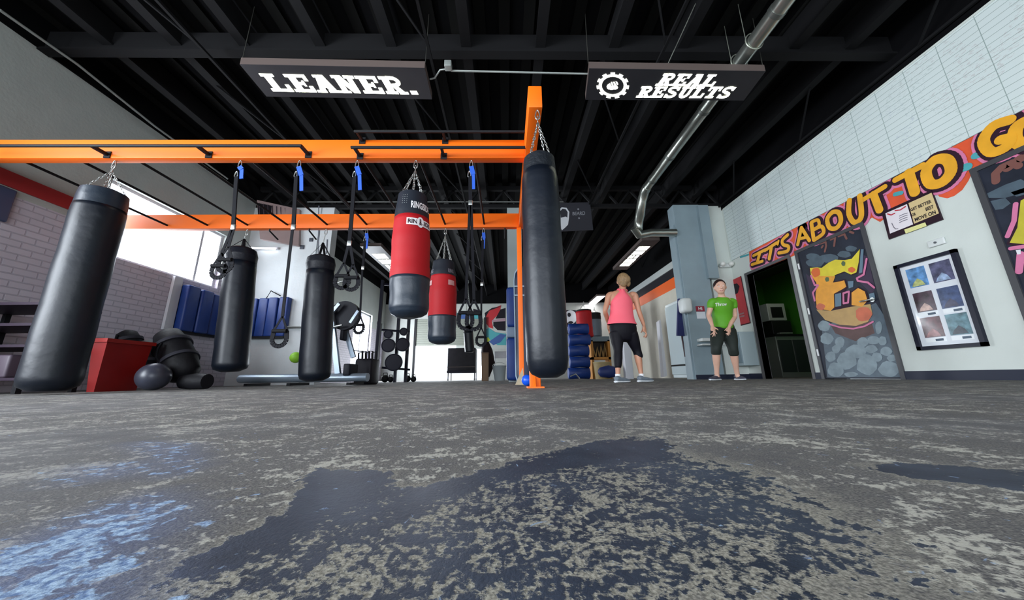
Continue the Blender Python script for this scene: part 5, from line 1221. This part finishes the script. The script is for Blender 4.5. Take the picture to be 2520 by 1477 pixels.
def head_volume(mb, c, f, rx, rz):
    f = V(f).normalized(); c = V(c)
    mb.sphere(c+V((0, 0, rz*.12)), rx, rx*1.18, rz*.88, 20)
    mb.sphere(c+f*rx*.22-V((0, 0, rz*.38)), rx*.72, rx*.74, rz*.58, 16)
    s = f.cross(V((0, 0, 1)))
    for k in (-1, 1): mb.sphere(c+s*k*rx*1.02-V((0, 0, rz*.02)), .014, .018, .03, 10)
# --- person in pink, seen from behind
YP1 = 4.72
def A1(x, y, dy=0.): return PY(x, y, YP1+dy)
t = thing('person', 'person seen from behind in a coral pink tank top and black capri leggings', 'person', (A1(1548, 938).x, YP1, 0))
lf, rf = A1(1521, 930, -.12), A1(1582, 930, .02)
sk = MB()
hip_l, hip_r = A1(1517, 822), A1(1552, 822)
kn_l, kn_r = A1(1521, 862, -.05), A1(1567, 862, .03); an_l, an_r = A1(1520, 919, -.1), A1(1578, 920, .02)
an_l.z = .085; an_r.z = .085
ll = [(hip_l, .09, .10), (hip_l*.5+kn_l*.5, .075, .083), (kn_l, .052, .058), (kn_l*.65+an_l*.35, .050, .058), (kn_l*.25+an_l*.75, .034, .038), (an_l, .031, .037)]
lr = [(hip_r, .09, .10), (hip_r*.5+kn_r*.5, .076, .083), (kn_r, .053, .058), (kn_r*.65+an_r*.35, .050, .058), (kn_r*.25+an_r*.75, .034, .038), (an_r, .031, .037)]
limb(sk, dens(ll, 4)); limb(sk, dens(lr, 4))
for an, he, to in ((an_l, A1(1516, 938, -.22), A1(1547, 938, -.02)), (an_r, A1(1571, 936, -.06), A1(1604, 936, .08))):
    sk.loft([(an+V((0, 0, 0)), .03, .036), (an+V((0, .01, -.05)), .028, .04)], 12)
tor = [(A1(1534, 826), .165, .11), (A1(1534, 808), .178, .12), (A1(1531, 786), .14, .105), (A1(1529, 760), .148, .105), (A1(1529, 738), .175, .105), (A1(1530, 724, .0), .150, .085), (A1(1531, 716), .07, .06), (A1(1532, 707), .047, .052), (A1(1533, 696), .045, .05)]
limb(sk, dens(tor, 4), 26)
sh_l, sh_r = A1(1499, 728), A1(1562, 728)
el_l, el_r = A1(1489, 765, -.0), A1(1573, 768, -.02); wr_l, wr_r = A1(1497, 797, .2), A1(1585, 802, .0)
limb(sk, dens([(A1(1508, 726), .05, .055), (sh_l, .048, .055), (sh_l*.5+el_l*.5, .040, .045), (el_l, .034, .037), (el_l*.6+wr_l*.4, .033, .035), (wr_l, .022, .025)], 4))
limb(sk, dens([(A1(1554, 726), .05, .055), (sh_r, .048, .055), (sh_r*.5+el_r*.5, .040, .045), (el_r, .034, .037), (el_r*.6+wr_r*.4, .033, .035), (wr_r, .022, .025)], 4))
hc = A1(1533, 694, .02); head_volume(sk, hc, (0.1, 1, 0), .078, .115)
body = obj('body', fuse(sk, .0085, 3), skin_w, t)
hm = MB(); hand(hm, wr_r, [wr_r+V(p) for p in ((-.028, -.01, -.165), (-.006, -.01, -.178), (.014, .0, -.172), (.032, .01, -.155))], thumb=wr_r+V((-.045, .03, -.10)), nrm=V((.5, -.85, 0)))
obj('hand', fuse(hm, .004, 1), skin_w, body)
hm = MB(); hand(hm, wr_l, [wr_l+V(p) for p in ((.02, .06, -.15), (.04, .05, -.15), (.06, .04, -.14), (.07, .03, -.13))], thumb=wr_l+V((.05, .07, -.06)), nrm=V((.5, .8, 0)))
obj('hand', fuse(hm, .004, 1), skin_w, body)
face(t, hc, (0.1, 1, 0), skin_w, .078, .115, False)
hair = M('dirty_blond_hair', (140, 112, 78), .6, noise=.35, nscale=30, stretch=(3, 3, 1))
hb = MB(); hb.sphere(hc+V((0, -.018, .028)), .092, .100, .108, 20); hb.sphere(hc+V((.02, -.075, .02)), .068, .05, .07, 16); hb.sphere(hc+V((-.02, -.07, -.045)), .05, .04, .055, 14); hb.sphere(hc+V((.055, -.05, -.03)), .038, .04, .06, 12)
obj('hair', fuse(hb, .008, 2), hair, t)
pink = M('coral_pink_fabric', (255, 104, 122), .6, noise=.03, nscale=8, bump=.12, bscale=14)
tank = [(A1(1529.5, 712, -.03), .035, .05), (A1(1529.5, 719, -.022), .06, .085), (A1(1529, 729, -.015), .118, .108), (A1(1529, 741, -.01), .158, .118), (A1(1529, 755), .160, .120), (A1(1530, 775), .168, .122), (A1(1530, 790), .192, .134), (A1(1530.5, 799), .212, .142)]
tk = MB().loft(dens(tank, 5), 40, False)
tk.v = [v+V((0, .0, .0)) for v in tk.v]
obj('tank_top', tk, pink, t)
obj('strap', MB().loft(dens([(A1(1519, 716, .04), .016, .012), (A1(1523, 712, -.02), .018, .014), (A1(1527, 716, -.07), .022, .014)], 4), 10).loft(dens([(A1(1543, 716, .04), .016, .012), (A1(1538, 712, -.02), .018, .014), (A1(1533, 716, -.07), .022, .014)], 4), 10), pink, t)
legg = M('black_leggings', (11, 9, 19), .6, bump=.1, bscale=20)
lg = MB(); inf = lambda R_, k: [(p, a+k, b+k) for p, a, b in R_]
limb(lg, dens(inf([(A1(1534, 832), .15, .10), (A1(1534, 820), .178, .12), (A1(1533, 806), .186, .128), (A1(1531, 792), .165, .115)], .006), 4), 28)
limb(lg, dens(inf(ll[:3]+[(kn_l*.65+an_l*.35, .051, .058), (A1(1520.5, 903, -.085), .038, .042)], .009), 4)); limb(lg, dens(inf(lr[:3]+[(A1(1572, 878, .03), .050, .056)], .009), 4))
obj('leggings', fuse(lg, .009, 3), legg, t)
shg = M('gray_running_shoe', (112, 122, 132), .6, noise=.15, nscale=20); shs = M('white_shoe_sole', (222, 226, 230), .5)
shoe(t, A1(1514, 938, -.20), A1(1549, 938, -.05), shg, shs); shoe(t, A1(1570, 936, -.04), A1(1606, 936, .06), shg, shs)
obj('sock', MB().loft([(an_l+V((0, 0, -.02)), .036, .042), (an_l+V((0, 0, .03)), .034, .04)], 14).loft([(an_r+V((0, 0, -.02)), .036, .042), (an_r+V((0, 0, .03)), .034, .04)], 14), M('white_sock', (230, 230, 232), .7), t)
# --- person in green, facing the camera, hands on thighs
YP2 = 5.1
def A2_(x, y, dy=0.): return PY(x, y, YP2+dy)
t = thing('person', 'smiling person in a lime green T-shirt and dark capris resting hands on thighs', 'person', (A2_(1788, 935).x, YP2, 0))
sk = MB()
hip_l, hip_r = A2_(1767, 815, .06), A2_(1793, 815, .06)
kn_l, kn_r = A2_(1762, 856, -.04), A2_(1803, 856, -.04); an_l, an_r = A2_(1763, 914, .05), A2_(1813, 914, .05)
an_l.z = an_r.z = .09
ll = [(hip_l, .088, .10), (hip_l*.5+kn_l*.5, .082, .088), (kn_l, .058, .062), (kn_l*.6+an_l*.4, .052, .058), (kn_l*.25+an_l*.75, .036, .04), (an_l, .032, .038)]
lr = [(hip_r, .088, .10), (hip_r*.5+kn_r*.5, .082, .088), (kn_r, .058, .062), (kn_r*.6+an_r*.4, .052, .058), (kn_r*.25+an_r*.75, .036, .04), (an_r, .032, .038)]
limb(sk, dens(ll, 4)); limb(sk, dens(lr, 4))
for an in (an_l, an_r): sk.loft([(an, .03, .036), (an+V((0, -.01, -.05)), .028, .04)], 12)
tor = [(A2_(1779, 822, .07), .155, .11), (A2_(1779, 806, .07), .165, .12), (A2_(1778, 786, .04), .135, .11), (A2_(1777, 764, .0), .14, .11), (A2_(1777, 747, -.04), .165, .105), (A2_(1777, 738, -.06), .13, .08), (A2_(1776, 732, -.07), .065, .055), (A2_(1775, 726, -.08), .046, .05), (A2_(1774, 716, -.09), .044, .05)]
limb(sk, dens(tor, 4), 26)
sh_l, sh_r = A2_(1752, 743, -.05), A2_(1803, 743, -.05)
el_l, el_r = A2_(1744, 776, -.02), A2_(1808, 778, -.02); wr_l, wr_r = A2_(1753, 802, -.12), A2_(1794, 806, -.12)
for s_, e_, w_, inn in ((sh_l, el_l, wr_l, A2_(1760, 741, -.05)), (sh_r, el_r, wr_r, A2_(1795, 741, -.05))):
    limb(sk, dens([(inn, .045, .05), (s_, .046, .052), (s_*.5+e_*.5, .040, .044), (e_, .034, .036), (e_*.6+w_*.4, .034, .035), (w_, .023, .025)], 4))
hc = A2_(1772, 708, -.1); hd = V((-.42, -1, -.08)).normalized(); head_volume(sk, hc, hd, .077, .118)
body = obj('body', fuse(sk, .0085, 3), skin_f, t)
face(t, hc, hd, skin_f, .077, .118, True)
hm = MB(); hand(hm, wr_l, [A2_(1749, 824, -.17), A2_(1754, 829, -.18), A2_(1760, 828, -.18), A2_(1765, 822, -.17)], thumb=A2_(1768, 813, -.16), nrm=V((0, -1, .2)))
obj('hand', fuse(hm, .004, 1), skin_f, body)
hm = MB(); hand(hm, wr_r, [A2_(1786, 822, -.17), A2_(1789, 825, -.18), A2_(1793, 826, -.18), A2_(1797, 824, -.17)], thumb=A2_(1783, 814, -.16), nrm=V((0, -1, .2)))
obj('hand', fuse(hm, .004, 1), skin_f, body)
hair2 = M('dark_brown_hair', (44, 28, 28), .5, noise=.3, nscale=30)
hb = MB(); hb.sphere(hc-hd*.022+V((0, 0, .036)), .086, .098, .104, 20); hb.sphere(hc-hd*.075+V((0, 0, .0)), .062, .055, .08, 16)
hb.loft(dens([(hc-hd*.12+V((.01, 0, .0)), .035, .03), (hc-hd*.14+V((.02, 0, -.07)), .03, .028), (hc-hd*.12+V((.02, 0, -.15)), .012, .012)], 3), 12)
obj('hair', fuse(hb, .007, 2), hair2, t)
gr = M('lime_green_shirt', (92, 164, 28), .6, noise=.05, nscale=6, bump=.2, bscale=9)
sh = MB()
limb(sh, dens([(A2_(1778, 806, .06), .162, .13), (A2_(1778, 792, .05), .150, .128), (A2_(1777, 772, .02), .148, .125), (A2_(1777, 755, -.02), .166, .122), (A2_(1777, 744, -.05), .168, .108), (A2_(1777, 738, -.06), .12, .09)], 4), 30)
for s_, e_, inn in ((sh_l, el_l, A2_(1762, 744, -.05)), (sh_r, el_r, A2_(1793, 744, -.05))):
    limb(sh, dens([(inn, .06, .066), (s_, .058, .064), (s_*.62+e_*.38, .056, .058)], 4))
shirt = obj('t_shirt', fuse(sh, .009, 3), gr, t)
obj('collar', MB().ring(A2_(1776, 734.5, -.065), (0, -.35, 1), .068, .008, 24, 6), gr, t)
q4 = [A2_(1766, 744, -.168), A2_(1790, 745, -.168), A2_(1766, 752, -.168), A2_(1790, 753, -.168)]
vs, fs = text_pts('Throw', 1., .02)
x0_ = min(v.x for v in vs); x1_ = max(v.x for v in vs); y0_ = min(v.y for v in vs); y1_ = max(v.y for v in vs)
def shirt_pt(x, z):    # drop a print point onto the front of the shirt
    ok, loc, nn, _ = shirt.ray_cast(V((x, YP2-2, z))-t.location, V((0, 1, 0)))
    return (loc+t.location+V((0, -.003, 0))) if ok else V((x, YP2-.18, z))
bpy.context.view_layer.update()
mb = MB(); mb.add([shirt_pt(q4[0].x+(q4[1].x-q4[0].x)*(v.x-x0_)/(x1_-x0_), q4[2].z+(q4[0].z-q4[2].z)*(v.y-y0_)/(y1_-y0_)) for v in vs], fs)
obj('shirt_print', mb, labelm, shirt)
cap = M('dark_olive_capris', (40, 46, 42), .6, bump=.15, bscale=14)
lg = MB()
limb(lg, dens(inf([(A2_(1779, 828, .07), .14, .10), (A2_(1779, 815, .07), .168, .12), (A2_(1779, 800, .065), .158, .115)], .006), 4), 28)
limb(lg, dens(inf(ll[:3]+[(A2_(1762, 869, -.02), .056, .060)], .012), 4)); limb(lg, dens(inf(lr[:3]+[(A2_(1806, 871, -.02), .056, .060)], .012), 4))
obj('capris', fuse(lg, .009, 3), cap, t)
shd = M('navy_gray_shoe', (62, 62, 80), .6, noise=.2, nscale=20)
shoe(t, A2_(1771, 934, .10), A2_(1748, 934, -.06), shd, shs); shoe(t, A2_(1810, 934, .12), A2_(1834, 934, -.05), shd, shs)
# ------------------------------------------------------------ light
wd = bpy.data.worlds.new('sky'); bpy.context.scene.world = wd; wd.use_nodes = True
bg = wd.node_tree.nodes['Background']; bg.inputs[0].default_value = (.80, .88, 1, 1); bg.inputs[1].default_value = 3.2
def area(name, loc, rot, sx, sy, power, col=(1, 1, 1)):
    l = bpy.data.lights.new(name, 'AREA'); l.shape = 'RECTANGLE'; l.size = sx; l.size_y = sy; l.energy = power; l.color = col
    o = bpy.data.objects.new(name, l); C.objects.link(o); o.location = loc; o.rotation_euler = rot; return o
sky = (.86, .93, 1)
area('daylight_side_opening', (XL-.3, -1.35, 1.7), (0, -PI/2, 0), 2.6, 6.4, 930, sky)
area('daylight_window', (XL-.3, (wl[0]+wl[1])/2, (wl[2]+wl[3])/2), (0, -PI/2, 0), wl[3]-wl[2], wl[1]-wl[0], 75, sky)
area('daylight_front_left', (-2.9, -6.3, 1.7), (PI/2, 0, 0), 3.8, 3.0, 230, sky)
area('daylight_front_right', (1.8, -6.3, 1.7), (PI/2, 0, 0), 4.0, 3.0, 230, sky)
area('daylight_back_door', (-2.5, YB+.5, .8), (-PI/2, 0, 0), 3.0, 1.4, 220, sky)
area('daylight_side_window', (XL-.3, 12.7, 1.3), (0, -PI/2, 0), 2.5, 1.6, 600, sky)
area('kitchen_lamp', (6.2, 6.6, 2.6), (0, 0, 0), .6, .6, 6, (1, .95, .85))
area('back_strip_lamp', PZ(1457, 742, 3.3), (0, 0, 0), .3, 1.6, 25)
sc = bpy.context.scene
sc.view_settings.view_transform = 'Standard'; sc.view_settings.look = 'None'; sc.view_settings.gamma = 1; sc.view_settings.use_curve_mapping = False
sc.view_settings.exposure = 0
sc.cycles.max_bounces = 6; sc.cycles.diffuse_bounces = 4; sc.cycles.glossy_bounces = 3; sc.cycles.transmission_bounces = 4; sc.cycles.caustics_reflective = False; sc.cycles.caustics_refractive = False
sc.cycles.sample_clamp_indirect = 6
